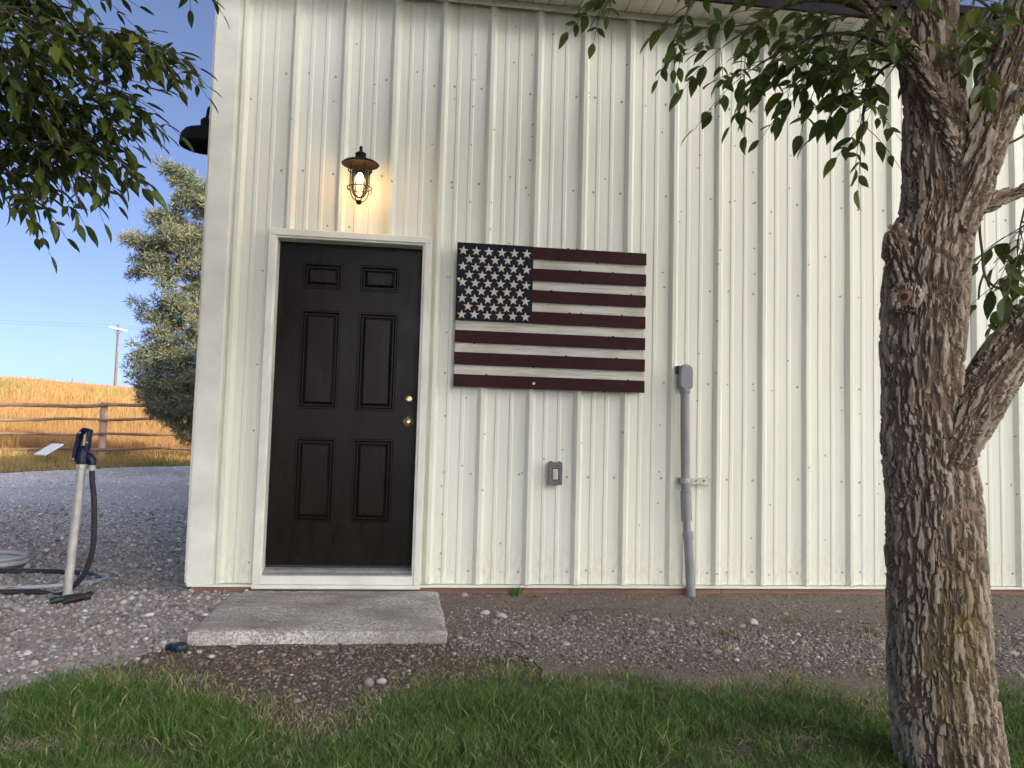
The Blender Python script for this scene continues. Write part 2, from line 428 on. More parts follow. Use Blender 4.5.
# ------------------------------------------------------------------ mesh helpers
class MB:
    def __init__(s):
        s.v = []; s.f = []
    def add(s, vs, fs):
        o = len(s.v)
        s.v += [tuple(q) for q in vs]
        s.f += [tuple(i + o for i in f) for f in fs]
    def box(s, x0, x1, y0, y1, z0, z1):
        s.add([(x0, y0, z0), (x1, y0, z0), (x1, y1, z0), (x0, y1, z0), (x0, y0, z1), (x1, y0, z1), (x1, y1, z1), (x0, y1, z1)],
              [(0, 3, 2, 1), (4, 5, 6, 7), (0, 1, 5, 4), (1, 2, 6, 5), (2, 3, 7, 6), (3, 0, 4, 7)])
        return s
    def tube(s, pts, radii, seg=10, cap=True, closed=False):
        pts = [Vector(q) for q in pts]
        if not hasattr(radii, '__len__'):
            radii = [radii] * len(pts)
        o = len(s.v); N = len(pts)
        t0 = (pts[1] - pts[0]).normalized()
        ref = Vector((0, 0, 1)) if abs(t0.z) < 0.9 else Vector((1, 0, 0))
        u = t0.cross(ref).normalized()
        for i in range(N):
            if closed:
                t = pts[(i + 1) % N] - pts[i - 1]
            else:
                t = pts[min(i + 1, N - 1)] - pts[max(i - 1, 0)]
            t.normalize()
            u = (u - t * u.dot(t)).normalized()
            w = t.cross(u)
            for k in range(seg):
                a = 2 * math.pi * k / seg
                s.v.append(tuple(pts[i] + (u * math.cos(a) + w * math.sin(a)) * radii[i]))
        for i in range(N if closed else N - 1):
            j = (i + 1) % N
            for k in range(seg):
                k2 = (k + 1) % seg
                s.f.append((o + i * seg + k, o + i * seg + k2, o + j * seg + k2, o + j * seg + k))
        if cap and not closed:
            s.f.append(tuple(o + k for k in reversed(range(seg))))
            s.f.append(tuple(o + (N - 1) * seg + k for k in range(seg)))
        return s
    def lathe(s, prof, c, axis='Z', seg=32, cap=True):
        """prof: (radius, height) pairs; axis Z up, or Y pointing to -Y (out of the wall)"""
        o = len(s.v); N = len(prof)
        for (r, h) in prof:
            for k in range(seg):
                a = 2 * math.pi * k / seg
                if axis == 'Z':
                    s.v.append((c[0] + r * math.cos(a), c[1] + r * math.sin(a), c[2] + h))
                elif axis == 'Y':
                    s.v.append((c[0] + r * math.cos(a), c[1] - h, c[2] + r * math.sin(a)))
                else:
                    s.v.append((c[0] + h, c[1] + r * math.cos(a), c[2] + r * math.sin(a)))
        for i in range(N - 1):
            for k in range(seg):
                k2 = (k + 1) % seg
                s.f.append((o + i * seg + k, o + i * seg + k2, o + (i + 1) * seg + k2, o + (i + 1) * seg + k))
        if cap:
            s.f.append(tuple(o + k for k in reversed(range(seg))))
            s.f.append(tuple(o + (N - 1) * seg + k for k in range(seg)))
        return s
    def prism(s, poly, y0, y1):
        """poly in (x, z), extruded from y0 to y1"""
        N = len(poly)
        s.add([(x, y0, z) for x, z in poly] + [(x, y1, z) for x, z in poly],
              [tuple(range(N)), tuple(range(2 * N - 1, N - 1, -1))] + [(i, i + N, (i + 1) % N + N, (i + 1) % N) for i in range(N)])
        return s
    def build(s, name, mat, parent=None, smooth=False, bevel=0.0, fix=True):
        me = bpy.data.meshes.new(name)
        me.from_pydata(s.v, [], s.f)
        if fix:
            bm = bmesh.new(); bm.from_mesh(me)
            bmesh.ops.recalc_face_normals(bm, faces=bm.faces)
            bm.to_mesh(me); bm.free()
        return link(name, me, mat, parent, smooth, bevel)

def link(name, me, mat, parent=None, smooth=False, bevel=0.0):
    o = bpy.data.objects.new(name, me)
    COL.objects.link(o)
    if mat is not None:
        me.materials.append(M[mat] if isinstance(mat, str) else mat)
    if smooth:
        me.polygons.foreach_set('use_smooth', [True] * len(me.polygons))
        try:
            me.set_sharp_from_angle(angle=math.radians(38))
        except Exception:
            pass
    if bevel:
        b = o.modifiers.new('bevel', 'BEVEL'); b.width = bevel; b.segments = 2; b.limit_method = 'ANGLE'
    adopt(o, parent)
    return o

def adopt(o, parent):
    if parent is not None:
        o.parent = parent
        # meshes carry world coordinates, so only a root Empty shifts its children
        o.matrix_parent_inverse = Matrix.Translation(-parent.location) if parent.type == 'EMPTY' else Matrix.Identity(4)

def np_mesh(name, V, F, mat, parent=None, tint=None, smooth=False):
    V = np.asarray(V, np.float32); F = np.asarray(F, np.int32)
    me = bpy.data.meshes.new(name)
    me.vertices.add(len(V)); me.vertices.foreach_set('co', V.ravel())
    k = F.shape[1]
    me.loops.add(F.size); me.loops.foreach_set('vertex_index', F.ravel())
    me.polygons.add(len(F)); me.polygons.foreach_set('loop_start', np.arange(0, F.size, k, dtype=np.int32))
    me.update(calc_edges=True)
    if tint is not None:
        a = me.attributes.new('tint', 'FLOAT_COLOR', 'POINT')
        t = np.ones((len(V), 4), np.float32); t[:, :3] = tint
        a.data.foreach_set('color', t.ravel())
    if smooth:
        me.polygons.foreach_set('use_smooth', np.ones(len(F), bool))
    o = bpy.data.objects.new(name, me); COL.objects.link(o)
    me.materials.append(M[mat] if isinstance(mat, str) else mat)
    adopt(o, parent)
    return o

def tag(o, label, cat, group=None):
    o['label'] = label; o['category'] = cat
    if group:
        o['group'] = group
    return o

def thing(name, loc, label, cat, group=None):
    o = bpy.data.objects.new(name, None)
    COL.objects.link(o)
    o.empty_display_size = 0.1
    o.location = loc
    return tag(o, label, cat, group)

def structure(o):
    o['kind'] = 'structure'; return o

def stuff(o):
    o['kind'] = 'stuff'; return o

# ------------------------------------------------------------------ terrain
TY = [-60, -20, -2.2, -1.2, -0.3, 0.0, 4.0, 7.0, 10.5, 13.0, 15.0, 18.0, 80.0, 92.0, 120.0, 260.0, 3000.0]
TZ = [-0.3, -0.14, -0.108, -0.090, -0.058, -0.046, -0.052, -0.02, 0.06, 0.17, 0.19, 0.34, 4.95, 5.30, 5.3, 3.0, 0.0]
def terrain(x, y):
    x = np.asarray(x, float); y = np.asarray(y, float)
    z = np.interp(y, TY, TZ)
    hill = np.clip((y - 18) / 60, 0, 1)
    z = z * (1 - hill * np.clip(0.0081 * (x + 30), -0.5, 0.6))
    z = z - 0.02 * np.clip((-3.3 - x) / 0.5, 0, 1) * np.clip((6 - y) / 4, 0, 1)
    near = np.clip((20 - np.abs(y)) / 10, 0, 1)
    z = z + near * ((fbm(x * 1.1, y * 1.1, seed=3) - 0.5) * 0.022 + (fbm(x * 5, y * 5, seed=5) - 0.5) * 0.010)
    z = z + (1 - near) * (fbm(x * 0.05, y * 0.05, seed=8) - 0.5) * 0.6 * np.clip((y - 20) / 30, 0, 1)
    return z

def sheet(name, X, Y, mat, off):
    """X, Y: 2-D grids"""
    Z = terrain(X, Y) + off
    ny, nx = X.shape
    V = np.stack([X, Y, Z], -1).reshape(-1, 3)
    i = np.arange(ny - 1)[:, None] * nx + np.arange(nx - 1)[None, :]
    i = i.ravel()
    F = np.stack([i, i + 1, i + 1 + nx, i + nx], -1)
    return structure(np_mesh(name, V, F, mat, smooth=True))

def spaced(*spans):
    out = []
    for a, b, n_ in spans:
        out += list(np.linspace(a, b, n_, endpoint=False))
    return np.array(out + [spans[-1][1]])

xs = spaced((-3000, -200, 12), (-200, -40, 16), (-40, -8, 40), (-8, 5, 150), (5, 30, 30), (30, 200, 12), (200, 3000, 10))
ys = spaced((-3000, -100, 8), (-100, -12, 14), (-12, -4, 16), (-4, 1, 70), (1, 20, 60), (20, 130, 50), (130, 3000, 16))
ground = sheet('ground', *np.meshgrid(xs, ys), 'soil', 0.0)

# gravel drive left of the building
def drive_right(y):
    y = np.asarray(y, float)
    return np.where(y > -0.02, -3.46 + 0 * y, np.interp(y, [-2.6, -1.75, -1.3, -1.0, -0.02], [-3.60, -3.45, -3.36, -3.2, -3.14])) + 0.05 * (fbm(y * 3, y * 0, seed=4) - 0.5)
def drive_far(x):
    return np.interp(x, [-40, -9.9, -6.9, -3], [7.0, 10.6, 14.0, 16.4])
rows = []
yy = spaced((-2.9, 1.5, 60), (1.5, 16.0, 60))
gx, gy = [], []
for q in yy:
    r_ = float(drive_right(q))
    u = np.concatenate([np.linspace(-40, -12, 12, endpoint=False), np.linspace(-12, r_, 90)])
    t = (q + 1.75) / 17.75
    front = np.interp(u, [-40, -6, -4.2, -3.7, -3.45, -3.0], [-2.9, -2.7, -2.45, -2.2, -1.75, -1.15])
    far = drive_far(u)
    gx.append(u); gy.append(np.clip(q, front, far))
drive = sheet('gravel_drive', np.array(gx), np.array(gy), 'gravel', 0.006)

# soil and gravel strip under the wall, right of the step
def lawn_edge(x):
    return np.interp(x, [-30, -6, -4.2, -3.75, -3.6, -3.4, -3.07, -2.77, -2.48, -2.33, -2.15, -1.8, -1.27, -0.66, -0.1, 0.44, 4, 30],
                     [-2.7, -2.2, -1.9, -1.62, -1.28, -1.22, -1.42, -1.70, -1.90, -1.72, -1.45, -1.34, -1.47, -1.55, -1.63, -1.69, -1.7, -1.7])
xs2 = spaced((-2.05, 3.0, 110), (3.0, 16.0, 40))
gx, gy = [], []
for k in range(30):
    t = k / 29
    e = lawn_edge(xs2) - 0.50
    yk = e + (0.05 - e) * t
    left = -2.05 + np.clip((-1.02 - yk) / 0.35, 0, 1) * (0.45 + 0.25 * (fbm(yk * 6, yk * 0, seed=14) - 0.5))
    gx.append(np.maximum(xs2, left)); gy.append(yk)
strip = sheet('gravel_strip', np.array(gx), np.array(gy), 'silt', 0.006)

# the field beyond the fence
xs3 = spaced((-160, -30, 30), (-30, 2, 50), (2, 60, 12))
ys3 = spaced((15.4, 30, 24), (30, 130, 40))
field = sheet('field', *np.meshgrid(xs3, ys3), 'field_soil', 0.03)

# ------------------------------------------------------------------ building
S = 0.3048
B = thing('metal_shed', (4, 7, 0), 'white ribbed metal shed with black door and pale corner trim', 'building')
X0, X1 = -3.455, 18.0
YB, EAVE, RIDGE_Y, RIDGE_Z = 7.5, 3.70, 3.75, 4.55
DX0, DX1, DTOP = -3.105, -2.122, 2.139       # outside of the door trim

def profile(k0, k1):
    """x, y points of the sheet between laps, k = rib numbers"""
    pts = []
    for k in range(k0, k1):
        b = k * S + 0.0215
        pts += [(b, 0), (b + 0.021, -0.031), (b + 0.043, -0.031), (b + 0.064, 0)]
        for q in (0.112, 0.200):
            pts += [(b + q, 0), (b + q + 0.006, -0.0042), (b + q + 0.024, -0.0042), (b + q + 0.030, 0)]
    pts.append((k1 * S + 0.0215, 0))
    return pts

def wall_sheet(k0, k1, jit):
    pr = [q for q in profile(k0, k1)]
    # break at the door trim
    out = []
    for (xa, ya), (xb, yb) in zip(pr[:-1], pr[1:]):
        out.append((xa, ya))
        for e in (DX0 + 0.01, DX1 - 0.01):
            if xa < e < xb:
                out.append((e, ya + (yb - ya) * (e - xa) / (xb - xa)))
    out.append(pr[-1])
    mb = MB()
    for (xa, ya), (xb, yb) in zip(out[:-1], out[1:]):
        xm = (xa + xb) / 2
        if xb <= X0 + 0.005:
            continue
        z0 = DTOP - 0.012 if DX0 + 0.01 <= xm <= DX1 - 0.01 else 0.014
        zs = np.linspace(z0, EAVE, 9)
        for za, zb in zip(zs[:-1], zs[1:]):
            def w(x, z):
                return 0.0034 * (math.sin(x * 3.1 + jit) * math.sin(z * 2.3 + jit * 2) + 0.6 * math.sin(z * 5.1 + x * 1.7))
            mb.add([(xa, ya + w(xa, za) - 0.002, za), (xb, yb + w(xb, za) - 0.002, za), (xb, yb + w(xb, zb) - 0.002, zb), (xa, ya + w(xa, zb) - 0.002, zb)], [(0, 1, 2, 3)])
        # turned lower edge
        mb.add([(xa, ya + 0.001 - 0.002, z0), (xb, yb + 0.001 - 0.002, z0), (xb, 0.02, z0), (xa, 0.02, z0)], [(0, 1, 2, 3)])
    bm = bmesh.new()
    me = bpy.data.meshes.new('wall_panel')
    me.from_pydata(mb.v, [], mb.f); bm.from_mesh(me)
    bmesh.ops.remove_doubles(bm, verts=bm.verts, dist=0.0004)
    bmesh.ops.recalc_face_normals(bm, faces=bm.faces)
    bm.to_mesh(me); bm.free()
    return link('wall_panel', me, 'siding', B)

for a in range(-13, 52, 3):
    wall_sheet(a, a + 3, a * 0.7)

# wall core behind the sheets, with the door hole
mb = MB()
mb.box(X0 + 0.02, -3.086, 0.022, 0.16, 0.0, EAVE)
mb.box(-2.141, X1, 0.022, 0.16, 0.0, EAVE)
mb.box(-3.086, -2.141, 0.022, 0.16, 2.115, EAVE)
mb.build('wall_core', 'backing', B)
# end walls and back wall as plain ribbed cladding
mb = MB()
for k in range(int(YB / S)):
    y = 0.17 + k * S
    zt = min(EAVE + (y - 0) / RIDGE_Y * (RIDGE_Z - EAVE), EAVE + (YB - y) / (YB - RIDGE_Y) * (RIDGE_Z - EAVE))
    mb.box(X0 - 0.016, X0 + 0.03, y, y + 0.05, 0.0, max(EAVE, zt) - 0.02)
stuff(mb.build('rib', 'siding', B))
for xx, sgn in ((X0, 1), (X1, -1)):
    mb = MB()
    mb.add([(xx, 0.03, -0.06), (xx, YB, -0.06), (xx, YB, EAVE), (xx, RIDGE_Y, RIDGE_Z), (xx, 0.03, EAVE),
            (xx + sgn * 0.1, 0.03, -0.06), (xx + sgn * 0.1, YB, -0.06), (xx + sgn * 0.1, YB, EAVE), (xx + sgn * 0.1, RIDGE_Y, RIDGE_Z), (xx + sgn * 0.1, 0.03, EAVE)],
           [(0, 1, 2, 3, 4), (9, 8, 7, 6, 5), (0, 5, 6, 1), (1, 6, 7, 2), (2, 7, 8, 3), (3, 8, 9, 4), (4, 9, 5, 0)])
    mb.build('end_wall', 'siding', B)
MB().box(X0 + 0.1, X1 - 0.1, YB - 0.1, YB, -0.06, EAVE).build('back_wall', 'siding', B)
# corner trim: wide flange with a step
mb = MB()
mb.add([(X0 - 0.02, 0.12, 0.003), (X0 - 0.02, -0.036, 0.003), (X0 + 0.112, -0.036, 0.003), (X0 + 0.128, -0.012, 0.003), (X0 + 0.160, -0.010, 0.003), (X0 + 0.160, -0.004, 0.003),
        (X0 + 0.121, -0.006, 0.003), (X0 + 0.108, -0.030, 0.003), (X0 - 0.014, -0.030, 0.003), (X0 - 0.014, 0.12, 0.003)], [])
N = 10
vtop = [(x, y, EAVE + 0.02) for x, y, z in mb.v]
mb.v += vtop
mb.f = [tuple(range(N)), tuple(range(2 * N - 1, N - 1, -1))] + [(i, (i + 1) % N, (i + 1) % N + N, i + N) for i in range(N)]
mb.build('corner_trim', 'trim_white', B)
# base trim under the sheets and red skirt boards below
MB().box(X0 - 0.012, DX0 + 0.002, -0.042, 0.02, -0.004, 0.010).build('base_trim', 'trim_white', B, bevel=0.002)
MB().box(DX1 - 0.002, X1, -0.042, 0.02, -0.004, 0.010).build('base_trim', 'trim_white', B, bevel=0.002)
for a, b in ((X0 + 0.02, -1.2), (-1.196, -0.22), (-0.216, 1.05), (1.054, 3.5), (3.504, 8.0), (8.004, 15.9)):
    MB().box(a, b, -0.018, 0.03, -0.25, -0.0045).build('skirt_board', 'red_board', B, bevel=0.003)
# fasteners (a few pixels at most): one part
mb = MB()
for zr in (0.0946, 0.685, 1.2966, 1.905, 2.5099, 3.1286):
    for k in range(-11, 20):
        for dx in ((-0.004,) if (k % 3) != 2 else (-0.004, 0.074, 0.126)):
            x = k * S + dx + random.uniform(-0.006, 0.006)
            z = zr + random.uniform(-0.008, 0.008)
            if DX0 - 0.03 < x < DX1 + 0.03 and z < DTOP + 0.03:
                continue
            if x < X0 + 0.17:
                continue
            mb.lathe([(0.0085, 0), (0.0085, 0.002), (0.0055, 0.003), (0.0055, 0.007)], (x, -0.002, z), 'Y', 8)
stuff(mb.build('screws', 'screw_grey', B, fix=False))

# eave: j-trim, soffit panels, fascia, roof
MB().box(X0, X1, -0.052, -0.036, EAVE - 0.035, EAVE + 0.004).build('eave_trim', 'trim_white', B, bevel=0.003)
SOF_Y = -0.265
for i in range(64):
    a = X0 - 0.1 + i * S; b = a + S
    if a > X1:
        break
    mb = MB()
    for q in range(3):
        xa = a + q * S / 3; xb = a + (q + 1) * S / 3
        mb.add([(xa, -0.034, EAVE + 0.006), (xa, SOF_Y, EAVE + 0.006), (xb - 0.012, SOF_Y, EAVE + 0.006), (xb - 0.012, -0.034, EAVE + 0.006),
                (xb - 0.006, SOF_Y, EAVE + 0.017), (xb - 0.006, -0.034, EAVE + 0.017), (xb, SOF_Y, EAVE + 0.006), (xb, -0.034, EAVE + 0.006)],
               [(0, 1, 2, 3), (3, 2, 4, 5), (5, 4, 6, 7)])
    if i % 3 == 1:   # vent slots stand as small louvres
        for s_ in range(4):
            yv = -0.075 - s_ * 0.035
            mb.box(a + S / 3 + 0.015, a + 2 * S / 3 - 0.02, yv, yv + 0.006, EAVE + 0.001, EAVE + 0.0055)
    mb.build('soffit_panel', 'soffit', B)
MB().box(X0 - 0.1, X1 + 0.1, SOF_Y - 0.02, SOF_Y + 0.004, EAVE + 0.0, EAVE + 0.15).build('fascia', 'roof_dark', B, bevel=0.004)
mb = MB()
mb.add([(X0 - 0.12, SOF_Y - 0.05, EAVE + 0.13), (X1 + 0.12, SOF_Y - 0.05, EAVE + 0.13), (X1 + 0.12, RIDGE_Y, RIDGE_Z + 0.14), (X0 - 0.12, RIDGE_Y, RIDGE_Z + 0.14),
        (X0 - 0.12, YB + 0.5, EAVE + 0.10), (X1 + 0.12, YB + 0.5, EAVE + 0.10)], [(0, 1, 2, 3), (3, 2, 5, 4)])
rf = mb.build('roof', 'roof_dark', B)
sm = rf.modifiers.new('thick', 'SOLIDIFY'); sm.thickness = 0.05

# door frame, sill and slab
fr_ = MB()
def ring_frame(mb, x0, x1, zt, w, y0, y1, zb):
    mb.box(x0, x0 + w, y0, y1, zb, zt - w)
    mb.box(x1 - w, x1, y0, y1, zb, zt - w)
    mb.box(x0, x1, y0, y1, zt - w, zt)
frame = MB(); ring_frame(frame, DX0, DX1, DTOP, 0.042, -0.050, 0.03, 0.011)
frame = frame.build('door_frame', 'trim_white', B, bevel=0.004)
mb = MB(); ring_frame(mb, DX0 + 0.040, DX1 - 0.040, DTOP - 0.040, 0.014, -0.038, 0.075, 0.05)
mb.build('stop_bead', 'trim_white', frame, bevel=0.003)
mb = MB(); ring_frame(mb, DX0 + 0.030, DX1 - 0.030, DTOP - 0.030, 0.022, 0.02, 0.15, 0.05)
mb.build('jamb', 'trim_white', frame, bevel=0.002)
MB().box(DX0 + 0.043, DX1 - 0.043, -0.046, 0.10, 0.012, 0.062).build('sill', 'trim_white', frame, bevel=0.003)
MB().box(DX0 - 0.0, DX1 + 0.0, -0.054, 0.0, -0.012, 0.0105).build('sill_flashing', 'trim_white', frame, bevel=0.002)
mb = MB()
tx0, tx1 = DX0 + 0.055, DX1 - 0.055
prf = [(-0.034, 0.0625), (-0.034, 0.068), (-0.010, 0.076), (-0.004, 0.073), (0.004, 0.0805), (0.010, 0.0775), (0.020, 0.087), (0.055, 0.096), (0.085, 0.097), (0.085, 0.0625)]
mb.add([(tx0, a, b) for a, b in prf] + [(tx1, a, b) for a, b in prf], [tuple(range(10)), tuple(range(19, 9, -1))] + [(q, q + 10, (q + 1) % 10 + 10, (q + 1) % 10) for q in range(10)])
mb.build('threshold', 'alu', frame)

dx0, dx1, dz0, dz1, DY = DX0 + 0.053, DX1 - 0.053, 0.110, 2.086, 0.070
PAN = []
for (cx0, cx1) in ((-2.905, -2.665), (-2.556, -2.316)):
    PAN += [(cx0, cx1, 1.800, 1.964), (cx0, cx1, 1.056, 1.668), (cx0, cx1, 0.370, 0.880)]
mb = MB()
gxs = [dx0, -2.905, -2.665, -2.556, -2.316, dx1]
gzs = [dz0, 0.370, 0.880, 1.056, 1.668, 1.800, 1.964, dz1]
for i in range(5):
    for j in range(7):
        if i in (1, 3) and j in (1, 3, 5):
            continue
        mb.add([(gxs[i], DY, gzs[j]), (gxs[i + 1], DY, gzs[j]), (gxs[i + 1], DY, gzs[j + 1]), (gxs[i], DY, gzs[j + 1])], [(0, 1, 2, 3)])
mb.add([(dx0, DY, dz0), (dx1, DY, dz0), (dx1, DY, dz1), (dx0, DY, dz1), (dx0, DY + 0.045, dz0), (dx1, DY + 0.045, dz0), (dx1, DY + 0.045, dz1), (dx0, DY + 0.045, dz1)],
       [(4, 5, 6, 7), (0, 4, 5, 1), (1, 5, 6, 2), (2, 6, 7, 3), (3, 7, 4, 0)])
door = mb.build('door', 'door', B)
door['label'] = 'black six panel door with brass knob'
for (a, b, c0, d0) in PAN:
    mb = MB(); rings = []
    for ins, dy in ((0, 0), (0.004, -0.004), (0.012, -0.004), (0.020, 0.011), (0.028, 0.011), (0.046, 0.002)):
        rings.append([(a + ins, DY + dy, c0 + ins), (b - ins, DY + dy, c0 + ins), (b - ins, DY + dy, d0 - ins), (a + ins, DY + dy, d0 - ins)])
    for r1, r2 in zip(rings[:-1], rings[1:]):
        for k in range(4):
            mb.add([r1[k], r1[(k + 1) % 4], r2[(k + 1) % 4], r2[k]], [(0, 1, 2, 3)])
    mb.add(rings[-1], [(0, 1, 2, 3)])
    mb.build('panel', 'door', door)
MB().lathe([(0.033, 0), (0.033, 0.004), (0.028, 0.009), (0.012, 0.012), (0.011, 0.028), (0.020, 0.034), (0.027, 0.044), (0.028, 0.054), (0.022, 0.063), (0.010, 0.067), (0.009, 0.0645)], (-2.226, DY - 0.0005, 0.993), 'Y', 28).build('knob', 'brass', door, smooth=True)
MB().lathe([(0.024, 0), (0.024, 0.006), (0.020, 0.013), (0.011, 0.015), (0.010, 0.0135)], (-2.228, DY - 0.0005, 1.133), 'Y', 24).build('deadbolt', 'brass', door, smooth=True)
mb = MB(); mb.box(dx0 + 0.005, dx1 - 0.005, DY - 0.008, DY + 0.03, 0.0975, 0.1095)
mb.build('door_sweep', 'rubber', door)

# ------------------------------------------------------------------ concrete step
bm = bmesh.new()
x0, x1, y0, y1 = -3.20, -2.018, -1.075, -0.056
nx_, ny_ = 60, 50
V = []; F = []
for j in range(ny_ + 1):
    for i in range(nx_ + 1):
        x = x0 + (x1 - x0) * i / nx_; y = y0 + (y1 - y0) * j / ny_
        e = min(x - x0, x1 - x, y - y0)
        z = -0.022 - (0.006 if e < 0.002 else 0) + 0.004 * (float(vnoise(x * 6, y * 6, seed=2)) - 0.5) - 0.010 * max(0, float(vnoise(x * 22, y * 22, seed=9)) - 0.62) * (3 if e < 0.04 else 1)
        if e < 0.05 and e > 0.03:
            z -= 0.003
        V.append((x + (0.006 * (float(vnoise(x * 9, y * 9, seed=6)) - 0.5) if e < 0.002 else 0), y, z))
for j in range(ny_):
    for i in range(nx_):
        k = j * (nx_ + 1) + i
        F.append((k, k + 1, k + nx_ + 2, k + nx_ + 1))
ring = [i for i in range(nx_ + 1)] + [j * (nx_ + 1) + nx_ for j in range(1, ny_ + 1)] + [ny_ * (nx_ + 1) + i for i in range(nx_ - 1, -1, -1)] + [j * (nx_ + 1) for j in range(ny_ - 1, 0, -1)]
prev = ring
for dep, out in ((0.010, 0.004), (0.035, 0.006), (0.060, 0.008), (0.20, 0.010)):
    new = []
    for k in ring:
        x, y, z = V[k]
        ox = -out if x < x0 + 0.01 else (out if x > x1 - 0.01 else 0)
        oy = -out if y < y0 + 0.01 else 0
        rr = 0.006 * (float(vnoise(x * 14, y * 14 + dep * 90, seed=12)) - 0.5)
        V.append((x + ox + (rr if ox else 0), y + oy + (rr if oy else 0), -0.022 - dep)); new.append(len(V) - 1)
    for q in range(len(ring)):
        q2 = (q + 1) % len(ring)
        F.append((prev[q2], prev[q], new[q], new[q2]))
    prev = new
me = bpy.data.meshes.new('concrete_step'); me.from_pydata(V, [], F)
step = link('concrete_step', me, 'concrete', None, True)
tag(step, 'worn grey concrete slab step in front of the black door', 'step')

# ------------------------------------------------------------------ wall lantern
LX, LY = -2.570, -0.155
L = thing('wall_lantern', (LX, 0, 2.45), 'lit black cage lantern on the wall above the door', 'lantern')
mb = MB().lathe([(0.060, 0), (0.060, 0.012), (0.052, 0.018), (0.020, 0.022)], (LX, -0.004, 2.545), 'Y', 28)
mb.build('back_plate', 'iron', L, smooth=True)
MB().tube([(LX, -0.02, 2.545), (LX, -0.06, 2.575), (LX, -0.11, 2.585), (LX, LY + 0.01, 2.575)], 0.011, 10).build('arm', 'iron', L, smooth=True)
MB().lathe([(0.110, 0.000), (0.113, 0.003), (0.100, 0.014), (0.070, 0.024), (0.036, 0.030), (0.036, 0.026), (0.066, 0.019), (0.096, 0.009), (0.108, -0.002)], (LX, LY, 2.528), 'Z', 40, cap=False).build('hood', 'bronze', L, smooth=True)
MB().lathe([(0.034, 0), (0.034, 0.022), (0.030, 0.030), (0.033, 0.034), (0.033, 0.044), (0.022, 0.052), (0.010, 0.056), (0.010, 0.085), (0.006, 0.090)], (LX, LY, 2.553), 'Z', 28).build('cap', 'iron', L, smooth=True)
gl = MB().lathe([(0.050, 0.0), (0.052, -0.05), (0.052, -0.13), (0.046, -0.165), (0.030, -0.190), (0.010, -0.198)], (LX, LY, 2.522), 'Z', 32, cap=False)
gl.build('glass', 'glass', L, smooth=True)
cg = MB()
for k in range(4):
    a = math.radians(28 + 90 * k); ca, sa = math.cos(a), math.sin(a)
    prof = [(0.062, 2.528), (0.062, 2.47), (0.062, 2.40), (0.061, 2.365), (0.052, 2.335), (0.036, 2.312), (0.012, 2.302)]
    cg.tube([(LX + r * ca, LY + r * sa, z) for r, z in prof], 0.0033, 8)
    # curled ends on the lower ring
    cc = [(LX + (0.068 + 0.012 * math.sin(t)) * ca, LY + (0.068 + 0.012 * math.sin(t)) * sa, 2.372 + 0.012 * math.cos(t)) for t in np.linspace(0, math.pi, 7)]
    cg.tube(cc, 0.0022, 6)
for rr, zz in ((0.070, 2.490), (0.073, 2.385)):
    cg.tube([(LX + rr * math.cos(t), LY + rr * math.sin(t), zz) for t in np.linspace(0, 2 * math.pi, 36, endpoint=False)], 0.0034, 8, closed=True)
cg.build('cage', 'iron', L, smooth=True)
MB().lathe([(0.006, -0.016), (0.016, -0.010), (0.020, 0.004), (0.012, 0.012)], (LX, LY, 2.300), 'Z', 20).build('finial', 'iron', L, smooth=True)
MB().lathe([(0.015, 0), (0.015, -0.040), (0.012, -0.045)], (LX, LY, 2.520), 'Z', 20).build('socket', 'iron', L, smooth=True)
bulb = MB().lathe([(0.010, 0.0), (0.012, -0.008), (0.020, -0.020), (0.024, -0.034), (0.022, -0.047), (0.014, -0.057), (0.004, -0.060)], (LX, LY, 2.476), 'Z', 24).build('bulb', 'bulb', L, smooth=True)
ld = bpy.data.lights.new('lantern_light', 'POINT'); ld.energy = 0.20; ld.color = (1.0, 0.47, 0.18); ld.shadow_soft_size = 0.03
lo = bpy.data.objects.new('lantern_light', ld); COL.objects.link(lo); lo.location = (LX, LY, 2.36); adopt(lo, L)

# ------------------------------------------------------------------ flag
FX0, FX1, FZ0, FZ1 = -1.961, -0.758, 1.221, 2.106
FL = thing('flag_sign', (-1.35, -0.03, 1.23), 'wood and metal stars and stripes flag hung on the wall', 'flag')
sh = (FZ1 - FZ0) / 13
cx1, cz0 = -1.488, FZ1 - 7 * sh
for k in range(13):
    zt = FZ1 - k * sh; zb = zt - sh
    xl = cx1 + 0.001 if k < 7 else FX0
    if k % 2 == 0:
        mb = MB(); mb.box(xl - 0.002 if k >= 7 else xl, FX1 + 0.003, -0.066, -0.058, zb - 0.004, zt + 0.004)
        for q in range(3):     # small weld tabs along the edges
            xt = random.uniform(xl + 0.08, FX1 - 0.08); top = random.random() < 0.5
            mb.box(xt, xt + 0.012, -0.0655, -0.0585, (zt + 0.002) if top else (zb - 0.009), (zt + 0.009) if top else (zb - 0.002))
        o = mb.build('red_stripe', 'flag_red', FL)
    else:
        o = MB().box(xl + 0.002, FX1, -0.052, -0.036, zb + 0.003, zt - 0.003).build('white_plank', 'plank', FL, bevel=0.002)
MB().box(FX0 + 0.01, FX0 + 0.05, -0.034, -0.030, FZ0 + 0.01, FZ1 - 0.01).build('batten', 'plank', FL)
MB().box(FX1 - 0.05, FX1 - 0.01, -0.0355, -0.030, FZ0 + 0.01, FZ1 - 0.01).build('batten', 'plank', FL)
MB().box(cx1 - 0.03, cx1 + 0.0, -0.0355, -0.030, FZ0 + 0.01, FZ1 - 0.01).build('batten', 'plank', FL)
MB().box(FX0 + 0.006, cx1 - 0.035, -0.0575, -0.0362, FZ0 + 6 * sh + 0.004, FZ1 - 0.006).build('backing_board', 'plank', FL)
